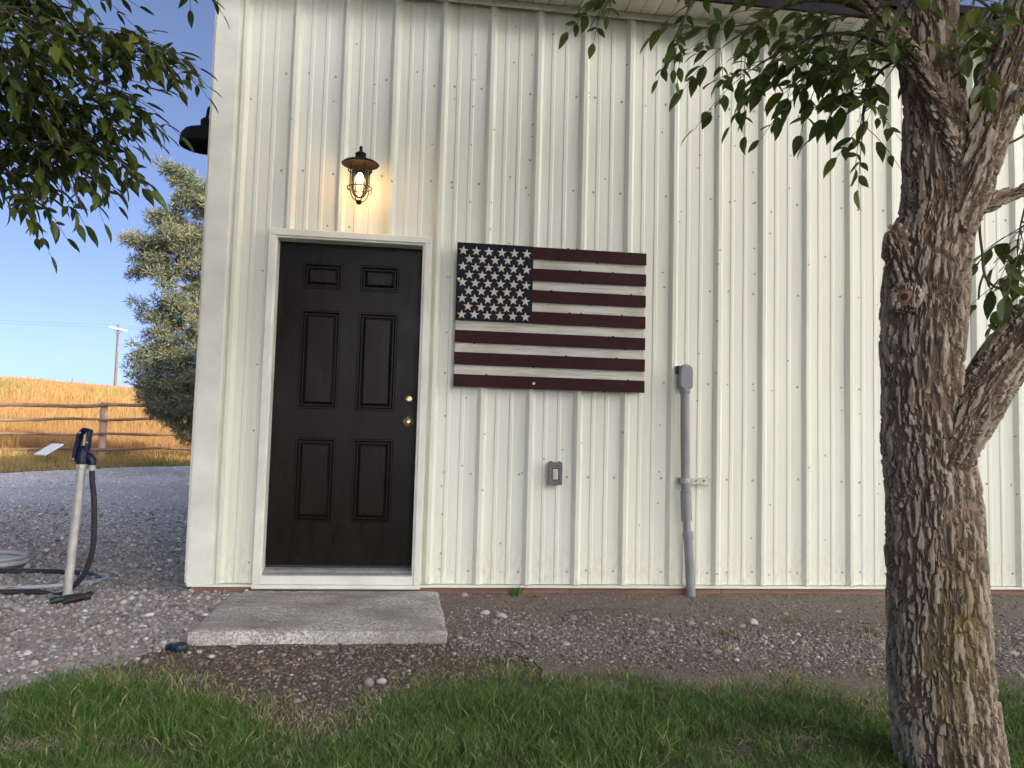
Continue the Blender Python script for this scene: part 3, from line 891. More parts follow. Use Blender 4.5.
MB().box(FX0 - 0.004, cx1, -0.072, -0.058, cz0 - 0.002, FZ1 + 0.005).build('star_field', 'flag_navy', FL)
# one star mesh shared by all fifty
R1, R2 = 0.0310, 0.0128
poly = []
for k in range(10):
    a = math.pi / 2 + k * math.pi / 5
    r_ = R1 if k % 2 == 0 else R2
    poly.append((r_ * math.cos(a), r_ * math.sin(a)))
sv = [(0, -0.0035, 0)] + [(x, -0.0015, z) for x, z in poly] + [(x, 0.0, z) for x, z in poly]
sf = [(0, 1 + k, 1 + (k + 1) % 10) for k in range(10)] + [(1 + k, 11 + k, 11 + (k + 1) % 10, 1 + (k + 1) % 10) for k in range(10)]
sme = bpy.data.meshes.new('star'); sme.from_pydata(sv, [], sf); sme.materials.append(M['star_cream'])
for j in range(9):
    nst = 6 if j % 2 == 0 else 5
    for i in range(nst):
        o = bpy.data.objects.new('star', sme); COL.objects.link(o)
        px = -1.927 + (i + (0 if nst == 6 else 0.5)) * (0.398 / 5)
        pz = 2.060 - j * (0.398 / 8)
        o.location = (px + random.uniform(-.0015, .0015), -0.0722, pz + random.uniform(-.0015, .0015))
        o.rotation_euler = (0, random.uniform(-0.06, 0.06), 0)
        adopt(o, FL)
for x, z, y in ((-1.465, FZ0 + 0.030, -0.0662), (-0.787, 1.866, -0.0525), (-1.951, 1.881, -0.0722)):
    MB().lathe([(0.009, 0), (0.009, 0.002), (0.005, 0.004)], (x, y, z), 'Y', 14).build('screw_head', 'ivory', FL, smooth=True)

# ------------------------------------------------------------------ outlet box
bx0, bx1, bz0, bz1 = -1.355, -1.267, 0.626, 0.768
O = thing('outlet_box', (-1.311, 0, 0.626), 'small grey metal electrical box low on the wall under the flag', 'electrical box')
MB().box(bx0 + 0.006, bx1 - 0.006, -0.034, -0.003, bz0 + 0.006, bz1 - 0.008).build('box_body', 'cast_grey', O, bevel=0.006)
mb = MB(); w = 0.020
mb.box(bx0, bx0 + w + 0.004, -0.046, -0.034, bz0, bz1); mb.box(bx1 - w, bx1, -0.046, -0.034, bz0, bz1)
mb.box(bx0 + w + 0.004, bx1 - w, -0.046, -0.034, bz0, bz0 + 0.030); mb.box(bx0 + w + 0.004, bx1 - w, -0.046, -0.034, bz1 - 0.038, bz1)
mb.build('cover', 'cast_grey', O, bevel=0.002)
MB().box(bx0 + w + 0.0045, bx1 - w - 0.0005, -0.038, -0.0342, bz0 + 0.0305, bz1 - 0.0385).build('dark_recess', 'dark_gap', O)  # dark plate painted in for the shaded recess behind the cover
mb = MB(); mb.box(bx0 + w + 0.008, bx1 - w - 0.007, -0.047, -0.0382, bz0 + 0.034, bz1 - 0.043)
mb.box(bx0 + w + 0.015, bx1 - w - 0.014, -0.051, -0.0472, bz0 + 0.050, bz1 - 0.060)
mb.build('switch', 'ivory', O, bevel=0.002)
for xx in (bx0 + 0.018, bx1 - 0.016):
    MB().lathe([(0.013, 0), (0.013, 0.03), (0.010, 0.034)], (xx, -0.010, bz1 - 0.008), 'Y', 16).build('lug', 'dark_gap', O, smooth=True)

# ------------------------------------------------------------------ conduit riser
CY = -0.072
K = thing('conduit_riser', (-0.44, CY, -0.06), 'grey plastic conduit pipe rising from the ground up the wall', 'conduit')
mb = MB()
hw, z0_, z1_ = 0.044, 1.245, 1.408
poly = []
for t in np.linspace(0, math.pi, 11):
    poly.append((-0.492 + hw * math.cos(t), z1_ - hw + hw * math.sin(t)))
for t in np.linspace(math.pi, 2 * math.pi, 11):
    poly.append((-0.492 + hw * math.cos(t), z0_ + hw * 0.6 + hw * 0.6 * math.sin(t)))
mb.prism(poly, -0.034, -0.100)
body = mb.build('conduit_body', 'conduit', K, bevel=0.005)
mb = MB(); mb.prism([( -0.492 + (x + 0.492) * 0.86, 1.3265 + (z - 1.3265) * 0.93) for x, z in poly], -0.1005, -0.106)
cov = mb.build('cover', 'conduit', body, bevel=0.002)
MB().lathe([(0.006, 0), (0.005, 0.003)], (-0.492, -0.106, 1.392), 'Y', 10).build('screw', 'galv', body)
MB().box(-0.545, -0.528, -0.075, -0.0305, 1.345, 1.398).build('hub', 'dark_gap', K, bevel=0.004)
MB().tube([(-0.4925, CY, 1.262), (-0.489, CY, 1.0), (-0.481, CY, 0.64), (-0.478, CY, 0.60)], 0.0285, 20).build('pipe', 'conduit', K, smooth=True)
MB().lathe([(0.032, 0), (0.034, 0.003), (0.034, 0.028), (0.031, 0.032)], (-0.4925, CY, 1.222), 'Z', 22).build('collar', 'conduit', K, smooth=True)
MB().tube([(-0.480, CY, 0.612), (-0.4795, CY, 0.609), (-0.472, CY, 0.424), (-0.4715, CY, 0.421)], [0.029, 0.0345, 0.0345, 0.029], 22).build('sleeve', 'conduit', K, smooth=True)
MB().tube([(-0.472, CY, 0.425), (-0.464, CY, 0.33)], 0.0245, 20).build('neck', 'conduit', K, smooth=True)
MB().tube([(-0.4635, CY, 0.352), (-0.463, CY, 0.350), (-0.459, CY, 0.305), (-0.4585, CY, 0.303)], [0.028, 0.0335, 0.0335, 0.028], 22).build('coupling', 'conduit', K, smooth=True)
MB().tube([(-0.460, CY, 0.31), (-0.447, CY - 0.002, 0.10), (-0.433, CY - 0.004, -0.16)], 0.0295, 22).build('lower_pipe', 'conduit', K, smooth=True)
mb = MB()
mb.box(-0.527, -0.300, -0.0345, -0.0315, 0.650, 0.691); mb.box(-0.527, -0.300, -0.043, -0.0347, 0.650, 0.653); mb.box(-0.527, -0.300, -0.043, -0.0347, 0.688, 0.691)
mb.box(-0.527, -0.300, -0.043, -0.0405, 0.6532, 0.661); mb.box(-0.527, -0.300, -0.043, -0.0405, 0.680, 0.6878)
mb.build('strut_channel', 'galv', K)
for xx in (-0.345, -0.395):
    MB().lathe([(0.010, 0), (0.010, 0.005), (0.006, 0.010)], (xx, -0.0346, 0.6705), 'Y', 6).build('bolt', 'brass', K)
mb = MB()
for t0, t1 in ((0.08, math.pi - 0.08),):
    pts = [(-0.482 + 0.0315 * math.cos(t), CY - 0.0315 * math.sin(t)) for t in np.linspace(t0, t1, 13)]
    pts = [(pts[0][0] + 0.002, -0.043)] + pts + [(pts[-1][0] - 0.002, -0.043)]
    for (xa, ya), (xb, yb) in zip(pts[:-1], pts[1:]):
        mb.add([(xa, ya, 0.655), (xb, yb, 0.655), (xb, yb, 0.686), (xa, ya, 0.686)], [(0, 1, 2, 3)])
o = mb.build('pipe_clamp', 'galv', K); sm = o.modifiers.new('t', 'SOLIDIFY'); sm.thickness = 0.0025; sm.offset = 1
MB().lathe([(0.008, 0), (0.008, 0.006), (0.005, 0.009)], (-0.480, CY - 0.032, 0.6705), 'Y', 10).build('clamp_screw', 'galv', K)

# ------------------------------------------------------------------ barn light on the end wall
BX, BY, BZ = -3.755, 1.0, 2.965
W_ = thing('barn_light', (X0, BY, 3.0), 'dark barn lamp shade sticking out past the shed corner', 'lamp')
MB().lathe([(0.172, 0.0), (0.178, 0.002), (0.180, 0.010), (0.172, 0.075), (0.150, 0.105), (0.080, 0.135), (0.040, 0.150), (0.040, 0.146), (0.078, 0.130), (0.146, 0.101), (0.168, 0.072), (0.174, 0.010)], (BX, BY, BZ), 'Z', 44, cap=False).build('shade', 'iron', W_, smooth=True)
MB().lathe([(0.042, 0), (0.042, 0.05), (0.03, 0.065), (0.012, 0.07)], (BX, BY, BZ + 0.147), 'Z', 24).build('neck', 'iron', W_, smooth=True)
MB().tube([(BX, BY, BZ + 0.21), (BX + 0.01, BY, BZ + 0.29), (BX + 0.07, BY, BZ + 0.345), (BX + 0.15, BY, BZ + 0.33), (X0 - 0.005, BY, BZ + 0.25)], 0.012, 12).build('arm', 'iron', W_, smooth=True)
MB().lathe([(0.055, 0), (0.055, -0.012), (0.03, -0.02)], (X0 - 0.001, BY, BZ + 0.25), 'X', 24).build('wall_plate', 'iron', W_, smooth=True)

# ------------------------------------------------------------------ yard hydrant and hoses
hb = Vector((-4.092, -0.135, -0.10)); ht = Vector((-4.058, -0.115, 0.712))
H = thing('yard_hydrant', hb, 'pale pipe yard hydrant with blue head on the gravel', 'hydrant')
MB().tube([hb + Vector((0, 0, -0.08)), ht], 0.024, 16).build('pipe', 'galv_pipe', H, smooth=True)
mb = MB()
mb.lathe([(0.026, -0.02), (0.034, -0.015), (0.036, 0.03), (0.030, 0.055), (0.024, 0.075), (0.012, 0.085)], ht, 'Z', 20)
mb.tube([ht + Vector((0.0, 0, 0.02)), ht + Vector((0.040, -0.004, 0.024)), ht + Vector((0.056, -0.005, 0.006)), ht + Vector((0.057, -0.005, -0.022))], [0.024, 0.025, 0.023, 0.020], 14)
head = mb.build('head', 'blue_cast', H, smooth=True)
mb = MB()
for yy_ in (-0.018, 0.018):
    mb.tube([ht + Vector((-0.040, yy_, 0.000)), ht + Vector((-0.036, yy_, 0.06)), ht + Vector((-0.020, yy_, 0.150)), ht + Vector((0.002, yy_, 0.178)), ht + Vector((0.030, yy_, 0.172))], [0.011, 0.012, 0.013, 0.013, 0.011], 10)
    mb.tube([ht + Vector((0.030, yy_, 0.168)), ht + Vector((0.030, yy_, 0.10)), ht + Vector((0.022, yy_, 0.055))], [0.010, 0.008, 0.010], 10)
mb.tube([ht + Vector((0.030, -0.022, 0.170)), ht + Vector((0.030, 0.022, 0.170))], 0.012, 10)
mb.build('lever_handle', 'blue_cast', H, smooth=True)
MB().tube([ht + Vector((0, 0, 0.07)), ht + Vector((0.004, 0, 0.15))], 0.006, 8).build('plunger_rod', 'galv', H, smooth=True)
for dz_, dx_ in ((0.010, -0.038), (0.160, -0.012), (0.105, 0.029)):
    MB().lathe([(0.008, 0), (0.008, 0.005), (0.005, 0.008)], ht + Vector((dx_, -0.028, dz_)), 'Y', 6).build('bolt', 'galv', H)
MB().lathe([(0.029, 0), (0.031, 0.004), (0.031, 0.022), (0.029, 0.026)], ht + Vector((0, 0, -0.042)), 'Z', 8).build('pipe_nut', 'galv_pipe', H)
MB().tube([ht + Vector((0.057, -0.005, -0.020)), ht + Vector((0.0575, -0.005, -0.052))], [0.019, 0.0175], 14).build('hose_coupling', 'galv_pipe', H, smooth=True)

def smoothpts(pts, n_=6):
    pts = [Vector(q) for q in pts]; out = []
    for i in range(len(pts) - 1):
        p0 = pts[max(i - 1, 0)]; p1 = pts[i]; p2 = pts[i + 1]; p3 = pts[min(i + 2, len(pts) - 1)]
        for k in range(n_):
            t = k / n_
            out.append(0.5 * ((2 * p1) + (p2 - p0) * t + (2 * p0 - 5 * p1 + 4 * p2 - p3) * t * t + (3 * p1 - p0 - 3 * p2 + p3) * t ** 3))
    out.append(pts[-1]); return out
def gz(x, y, r=0.0):
    return float(terrain(x, y)) + 0.006 + r
h1 = [(-4.0005, -0.120, 0.665), (-3.996, -0.118, 0.60), (-3.984, -0.107, 0.49), (-3.978, -0.095, 0.32), (-3.984, -0.085, 0.20), (-4.020, -0.072, 0.08), (-4.085, -0.055, 0.0), (-4.17, -0.035, -0.055)]
h1 += [(x, y, gz(x, y, 0.016)) for x, y in ((-4.28, -0.02), (-4.48, -0.01), (-4.8, -0.05), (-5.4, 0.1))]
tag(MB().tube(smoothpts(h1), 0.0155, 12).build('hose', 'hose_black', None, smooth=True), 'black hose hanging from the hydrant spout and curving onto the gravel', 'hose')
h2 = [(x, y, gz(x, y, 0.015)) for x, y in ((-4.10, 0.42), (-4.20, 0.60), (-4.36, 0.72), (-4.62, 0.77), (-4.85, 0.74), (-5.2, 0.85), (-5.8, 0.8))]
tag(MB().tube(smoothpts(h2), 0.0150, 12).build('hose', 'hose_black', None, smooth=True), 'straight black hose lying on the gravel behind the hydrant', 'hose')
h4 = [(x, y, gz(x, y, 0.014)) for x, y in ((-4.55, 0.13), (-4.35, 0.17), (-4.18, 0.28), (-4.09, 0.44), (-4.13, 0.60), (-4.30, 0.66))]
tag(MB().tube(smoothpts(h4), 0.0125, 12).build('hose', 'hose_grey', None, smooth=True), 'pale grey hose loop on the gravel behind the hydrant foot', 'hose')
coil = []
for k in range(46):
    a = k / 46 * 2 * math.pi * 2.6
    r_ = 0.20 - 0.012 * a / 6.28
    x, y = -4.96 + r_ * math.cos(a), 0.98 + r_ * 0.9 * math.sin(a)
    coil.append((x, y, gz(x, y, 0.016 + 0.030 * a / 6.28)))
coil += [(-5.3, 1.3, gz(-5.3, 1.3, 0.02)), (-5.8, 1.5, gz(-5.8, 1.5, 0.02))]
tag(MB().tube(coil, 0.0155, 12).build('hose_coil', 'hose_grey', None, smooth=True), 'coiled pale grey hose on the gravel at the left edge', 'hose')
Z_ = thing('hose_nozzle', (-4.04, -0.21, -0.1), 'black hose nozzle with green tip lying at the foot of the hydrant', 'nozzle')
MB().tube([(-4.075, -0.205, gz(-4.07, -0.2, 0.022)), (-4.02, -0.19, gz(-4.02, -0.19, 0.024)), (-3.955, -0.155, gz(-3.955, -0.155, 0.024))], [0.018, 0.022, 0.020], 14).build('barrel', 'rubber', Z_, smooth=True)
MB().tube([(-4.06, -0.255, gz(-4.06, -0.255, 0.02)), (-4.0, -0.215, gz(-4.0, -0.215, 0.028)), (-3.965, -0.12, gz(-3.96, -0.12, 0.03))], [0.014, 0.016, 0.015], 12).build('grip', 'rubber', Z_, smooth=True)
MB().tube([(-4.135, -0.235, gz(-4.13, -0.23, 0.016)), (-4.105, -0.222, gz(-4.1, -0.22, 0.02)), (-4.076, -0.208, gz(-4.07, -0.2, 0.022))], [0.014, 0.021, 0.018], 14).build('tip', 'green_plastic', Z_, smooth=True)

# dark cap in the dirt beside the step
mb = MB()
mb.lathe([(0.030, 0), (0.036, 0.006), (0.038, 0.022), (0.034, 0.036), (0.024, 0.040), (0.020, 0.036), (0.012, 0.036)], (-3.215, -1.165, gz(-3.215, -1.165, -0.012)), 'Z', 20)
mb.tube([(-3.25, -1.16, gz(-3.25, -1.16, 0.012)), (-3.272, -1.15, gz(-3.27, -1.15, 0.008))], [0.016, 0.012], 10)
tag(mb.build('pipe_cap', simple('dark_blue_plastic', (0.012, 0.018, 0.035), 0.45, 0, 0.3), None, smooth=True), 'dark blue plastic cap in the dirt beside the step corner', 'cap')

# ------------------------------------------------------------------ satellite panel
gdx, gdy = -9.47, 13.0
gzd = float(terrain(gdx, gdy))
D = thing('satellite_dish', (gdx, gdy, gzd), 'flat white satellite dish on a short post by the fence', 'satellite dish')
mb = MB()
hx, hy = 0.15, 0.25
for z in (0.0, -0.035):
    pass
mb.box(-hx, hx, -hy, hy, -0.02, 0.02)
pan = mb.build('panel', 'dish_white', None, bevel=0.012)
pan.parent = D
pan.matrix_parent_inverse = Matrix.Identity(4)
pan.location = (0.02, 0, 0.33)
pan.rotation_euler = (math.radians(26), 0, math.radians(-24))
MB().tube([(gdx, gdy, gzd + 0.02), (gdx + 0.01, gdy, gzd + 0.31)], 0.022, 12).build('mast', 'cast_grey', D, smooth=True)
for a in (20, 140, 260):
    a = math.radians(a)
    MB().tube([(gdx, gdy, gzd + 0.09), (gdx + 0.2 * math.cos(a), gdy + 0.2 * math.sin(a), gzd + 0.01)], 0.012, 8).build('foot', 'cast_grey', D, smooth=True)

# ------------------------------------------------------------------ fence
fd = Vector((4.361, -0.588, 0)).normalized()
fo = Vector((-9.12, 15.05, 0))
FN = thing('rail_fence', (fo.x, fo.y, 0.19), 'brown four rail wooden fence along the golden field', 'fence')
for s_ in (-10.8, -7.2, -3.6, 0.0, 3.6, 7.2):
    q = fo + fd * s_
    z = float(terrain(q.x, q.y)); tp = 1.50 + 0.0268 * s_ + 0.09
    mb = MB()
    nn = 9
    mb.tube([(q.x + random.uniform(-.008, .008), q.y, z - 0.3 + (tp - z + 0.3) * k / nn) for k in range(nn + 1)], [0.085 + random.uniform(-.006, .006) for k in range(nn)] + [0.075], 14)
    mb.build('post', 'post_wood', FN, smooth=True)
for s_ in (-10.8, -7.2, -3.6, 0.0, 3.6):
    for rz in (1.503, 1.180, 0.838, 0.500):
        pts = []; rad = []
        for k in range(11):
            t = s_ - 0.08 + (3.6 + 0.16) * k / 10
            q = fo + fd * t
            pts.append((q.x, q.y - 0.11, rz + 0.0268 * t + 0.018 * math.sin(k * 0.9 + rz * 9 + s_) + random.uniform(-.006, .006)))
            rad.append(0.031 + random.uniform(-.005, .005) + (0.012 if rz > 1.4 else 0))
        MB().tube(pts, rad, 10).build('rail', 'rail_wood', FN, smooth=True)

# ------------------------------------------------------------------ utility pole on the hill
UP = thing('utility_pole', (-33.56, 89.7, 5.3), 'wooden utility pole with pale crossarm on the hill crest', 'utility pole')
MB().tube([(-33.57, 89.7, 4.0), (-33.52, 89.5, 9.0), (-33.477, 89.24, 12.75)], [0.17, 0.14, 0.11], 12).build('pole', 'pole_wood', UP, smooth=True)
mb = MB()
a_, b_ = Vector((-34.40, 89.10, 12.42)), Vector((-32.45, 88.95, 12.05))
mb.tube([a_, b_], 0.115, 4)
mb.build('crossarm', 'crossarm', UP)
for t in (0.06, 0.36, 0.94):
    q = a_ + (b_ - a_) * t
    MB().lathe([(0.04, 0.06), (0.07, 0.12), (0.07, 0.22), (0.03, 0.30)], q, 'Z', 10).build('insulator', 'cast_grey', UP, smooth=True)
for sgn, t in ((-1, 0.25), (1, 0.75)):
    q = a_ + (b_ - a_) * t
    MB().tube([q, (-33.49, 89.2, 11.55)], 0.03, 6).build('brace', 'pole_wood', UP)
for t in (0.06, 0.94):
    q = a_ + (b_ - a_) * t + Vector((0, 0, 0.28))
    pts = [(q.x + s_ * 70, q.y + 14 * s_, q.z + 3.2 * (abs(s_) ** 2) - 3.2 * abs(s_) + 0.6 * abs(s_)) for s_ in np.linspace(-1, 1, 25)]
    MB().tube(pts, 0.006, 5).build('wire', 'rubber', UP)
tz = float(terrain(-36.65, 86))
mb = MB().tube([(-36.65, 86, tz - 0.4), (-36.64, 86, tz + 0.5), (-36.62, 86, tz + 1.0)], [0.07, 0.065, 0.06], 8)
tag(mb.build('marker_post', 'pole_wood', None, smooth=True), 'tiny wooden post on the skyline of the field', 'post')

# ------------------------------------------------------------------ blades: shared builder
def blades(name, P, H, W, lean, tint, mat, parent=None, seg=2):
    """P (n,3) roots, H heights, W widths, lean (n,2) tip offsets, tint (n,3)"""
    n_ = len(P)
    ang = RNG.uniform(0, 2 * math.pi, n_)
    dx, dy = np.cos(ang) * W / 2, np.sin(ang) * W / 2
    V = np.zeros((n_, 5, 3)); F = []
    mid = P + np.stack([lean[:, 0] * 0.35, lean[:, 1] * 0.35, H * 0.58], -1)
    tip = P + np.stack([lean[:, 0], lean[:, 1], H], -1)
    off = np.stack([dx, dy, 0 * dx], -1)
    V[:, 0] = P - off; V[:, 1] = P + off; V[:, 2] = mid + off * 0.75; V[:, 3] = mid - off * 0.75; V[:, 4] = tip
    b = np.arange(n_)[:, None] * 5
    F = np.concatenate([b + np.array([[0, 1, 2]]), b + np.array([[0, 2, 3]]), b + np.array([[3, 2, 4]])], 0)
    T = np.repeat(tint, 5, axis=0)
    return np_mesh(name, V.reshape(-1, 3), F, mat, parent, tint=T)

def mixcol(cols, w, n_, jit=0.25):
    cols = np.array(cols); w = np.array(w, float)
    if w.ndim == 1:
        idx = RNG.choice(len(cols), n_, p=w / w.sum())
    else:
        cw = np.cumsum(w / w.sum(1, keepdims=True), 1); idx = (RNG.random((n_, 1)) > cw).sum(1).clip(0, len(cols) - 1)
    return cols[idx] * (1 + RNG.uniform(-jit, jit, (n_, 1)))

# lawn
def lawn_pts(n_, xr, yr):
    x = RNG.uniform(*xr, n_); y = RNG.uniform(*yr, n_)
    e = lawn_edge(x) + 0.10 * (fbm(x * 4, y * 4, seed=21) - 0.5)
    d = e - y                                       # >0 inside the lawn
    dens = np.clip(0.03 + np.clip(d / 0.52, 0, 2) ** 1.45, 0.0, 1) * (d > -0.34) + 0.10 * np.clip((fbm(x * 7, y * 7, seed=37) - 0.52) * 9, 0, 1) * (d > -0.36) * (d < 0.1) * (y < -1.10)
    dens *= np.clip(-0.25 + 2.3 * fbm(x * 3.4, y * 3.4, seed=31, oct=4), 0.10, 1)
    bald = np.clip(1 - 2.6 * np.hypot((x + 0.95) / 1.0, (y + 2.45) / 0.55), 0, 1) + np.clip(1 - 1.6 * np.hypot((x + 3.35) / 0.5, (y + 2.32) / 0.3), 0, 1)
    dens *= 1 - 0.8 * np.clip(bald, 0, 1)
    # worn soil in front of the step
    worn = np.exp(-(((x + 2.6) / 0.42) ** 2 + ((y + 1.50) / 0.22) ** 2))
    dens *= 1 - 0.6 * worn
    k = RNG.random(n_) < dens
    return x[k], y[k], d[k]
def make_lawn(name, n_, xr, yr, hs=1.0, ws=1.0):
    x, y, d = lawn_pts(n_, xr, yr)
    m_ = len(x)
    z = terrain(x, y) + 0.004
    clump = fbm(x * 5, y * 5, seed=41, oct=3)
    H = (0.010 + 0.064 * clump ** 1.4) * RNG.uniform(0.5, 1.35, m_) * np.clip(0.42 + d * 1.5, 0.35, 1.1) * hs
    W = np.exp(RNG.normal(-5.62, 0.34, m_)) * ws
    la = RNG.uniform(0, 2 * math.pi, m_) + 2.5 * fbm(x * 1.7, y * 1.7, seed=5); lr = H * RNG.uniform(0.15, 1.35, m_)
    lean = np.stack([np.cos(la) * lr, np.sin(la) * lr], -1)
    dry = np.clip(0.72 - d * 1.5 + 2.2 * (fbm(x * 2.4, y * 2.4, seed=51) - 0.5), 0.08, 0.85)
    w = np.stack([(1 - dry) * 0.55, (1 - dry) * 0.45, dry * 0.6, dry * 0.4], 1)
    t = mixcol([(0.080, 0.168, 0.030), (0.140, 0.228, 0.050), (0.26, 0.27, 0.10), (0.44, 0.38, 0.21)], w, m_)
    return stuff(tag(blades(name, np.stack([x, y, z - 0.003], -1), H, W, lean, t, 'grass'), 'short green lawn grass across the foreground', 'grass'))
make_lawn('lawn_grass', 210000, (-4.3, 1.3), (-2.95, -1.0))
x_ = make_lawn('lawn_grass', 60000, (-9, 6), (-8, -2.95), 1.2, 2.4)
x_['label'] = 'lawn grass nearest the viewer at the lower edge'
x_ = make_lawn('lawn_grass', 14000, (1.3, 6), (-2.95, -1.3), 1.0, 2.0)
x_['label'] = 'lawn grass beyond the right edge of the tree'
x_ = make_lawn('lawn_grass', 14000, (-8, -4.3), (-2.95, -1.6), 1.0, 2.0)
x_['label'] = 'lawn grass at the far left of the lawn'

# dry clippings: bottom left and in the bald patch by the tree
n_ = 900
x = np.concatenate([RNG.normal(-3.36, 0.13, 600), RNG.normal(-0.93, 0.13, 300)]); y = np.concatenate([RNG.normal(-2.33, 0.05, 600), RNG.normal(-2.42, 0.06, 300)])
x[:600] += (y[:600] + 2.33) * 1.6
la = RNG.uniform(0, 6.28, n_); lr = RNG.uniform(0.02, 0.06, n_)
o = blades('dry_clippings', np.stack([x, y, terrain(x, y) + RNG.uniform(0.004, 0.03, n_)], -1), RNG.uniform(-0.01, 0.02, n_), np.full(n_, 0.003), np.stack([np.cos(la) * lr, np.sin(la) * lr], -1), mixcol([(0.40, 0.33, 0.18), (0.50, 0.43, 0.27)], [1, 1], n_), 'grass')
stuff(tag(o, 'loose dry grass clippings lying on the lawn', 'clippings'))

# golden field
def field_band(y0, y1, n_, hs, wd):
    t = RNG.random(n_); y = y0 + (y1 - y0) * t
    half = 0.42
    cx = -2.27 + (y + 5.08) * (-0.365)
    x = cx + (RNG.random(n_) - 0.5) * 2 * half * (y + 5.08) * 0.62
    return x, y
parts = []
PX, PY, HH, WW = [], [], [], []
for y0, y1, n_, hh, ww in ((15.6, 24, 60000, 0.42, 0.012), (24, 45, 60000, 0.55, 0.022), (45, 93, 60000, 0.62, 0.045)):
    x, y = field_band(y0, y1, n_, hh, ww)
    PX.append(x); PY.append(y); HH.append(hh * RNG.uniform(0.6, 1.25, n_)); WW.append(ww * RNG.uniform(0.7, 1.3, n_))
x, y, H_, W2 = map(np.concatenate, (PX, PY, HH, WW))
H_ *= 0.7 + 0.6 * fbm(x * 0.5, y * 0.25, seed=61)
g = fbm(x * 0.16, y * 0.07, seed=71, oct=4) + 0.15 * (fbm(x * 1.2, y * 0.5, seed=72) - 0.5)
gw = np.clip((g - 0.46) * 7, 0.06, 0.85)
w = np.stack([(1 - gw) * 0.5, (1 - gw) * 0.35, (1 - gw) * 0.15, gw], 1)
t = mixcol([(0.33, 0.185, 0.070), (0.39, 0.245, 0.105), (0.28, 0.135, 0.048), (0.19, 0.195, 0.07)], w, len(x))
la = RNG.uniform(0, 6.28, len(x)); lr = H_ * RNG.uniform(0.05, 0.35, len(x))
fg = blades('field_grass', np.stack([x, y, terrain(x, y)], -1), H_, W2, np.stack([np.cos(la) * lr, np.sin(la) * lr], -1), t, 'straw')
stuff(tag(fg, 'golden ripe grass covering the rising field', 'field grass'))
# verge between drive and fence
n_ = 42000
x = RNG.uniform(-18, -4, n_); y = RNG.uniform(9.0, 16.2, n_)
e = drive_far(x) + 0.35 * (fbm(x * 1.3, y * 1.3, seed=81) - 0.5)
k = y > e - 0.1; x, y = x[k], y[k]; e = e[k]
H_ = np.clip(0.06 + 0.10 * (y - e) / 1.5, 0.05, 0.24) * RNG.uniform(0.5, 1.3, len(x))
gw = np.clip((fbm(x * 0.7, y * 0.7, seed=83) - 0.42) * 4, 0.1, 0.9) * np.clip(1.4 - (y - e) * 0.5, 0.2, 1)
w = np.stack([(1 - gw) * 0.6, (1 - gw) * 0.4, gw], 1)
t = mixcol([(0.36, 0.25, 0.09), (0.44, 0.32, 0.13), (0.17, 0.185, 0.06)], w, len(x))
la = RNG.uniform(0, 6.28, len(x)); lr = H_ * RNG.uniform(0.1, 0.6, len(x))
o = blades('verge_grass', np.stack([x, y, terrain(x, y)], -1), H_, np.full(len(x), 0.012), np.stack([np.cos(la) * lr, np.sin(la) * lr], -1), t, 'straw')
stuff(tag(o, 'short yellow grass verge between gravel drive and fence', 'grass'))

# ------------------------------------------------------------------ loose stones
bmi = bmesh.new(); bmesh.ops.create_icosphere(bmi, subdivisions=1, radius=1.0)
ICO_V = np.array([v.co[:] for v in bmi.verts]); ICO_F = np.array([[v.index for v in f.verts] for f in bmi.faces]); bmi.free()
OCT_V = np.array([(1, 0, 0), (0, 1, 0), (-1, 0, 0), (0, -1, 0), (0, 0, 1), (0, 0, -0.6)], float)
OCT_F = np.array([(0, 1, 4), (1, 2, 4), (2, 3, 4), (3, 0, 4), (1, 0, 5), (2, 1, 5), (3, 2, 5), (0, 3, 5)])
def stones(name, x, y, size, tint, parent=None, low=False, z0=0.006):
    BV, BF = (OCT_V, OCT_F) if low else (ICO_V, ICO_F)
    n_ = len(x); nv = len(BV)
    V = BV[None] * (1 + RNG.uniform(-0.28, 0.28, (n_, nv, 1)))
    V = V * np.stack([RNG.uniform(0.75, 1.35, n_), RNG.uniform(0.65, 1.1, n_), RNG.uniform(0.45, 0.8, n_)], -1)[:, None]
    a = RNG.uniform(0, 6.28, n_); b = RNG.uniform(-0.5, 0.5, n_)
    ca, sa, cb, sb = np.cos(a), np.sin(a), np.cos(b), np.sin(b)
    X = V[..., 0] * cb[:, None] + V[..., 2] * sb[:, None]; Zz = -V[..., 0] * sb[:, None] + V[..., 2] * cb[:, None]
    V = np.stack([X * ca[:, None] - V[..., 1] * sa[:, None], X * sa[:, None] + V[..., 1] * ca[:, None], Zz], -1) * size[:, None, None]
    z = terrain(x, y) + z0 + size * RNG.uniform(0.0, 0.35, n_)
    V = V + np.stack([x, y, z], -1)[:, None]
    F = (BF[None] + (np.arange(n_) * nv)[:, None, None]).reshape(-1, 3)
    return stuff(np_mesh(name, V.reshape(-1, 3), F, 'stone', parent, tint=np.repeat(tint, nv, 0)))

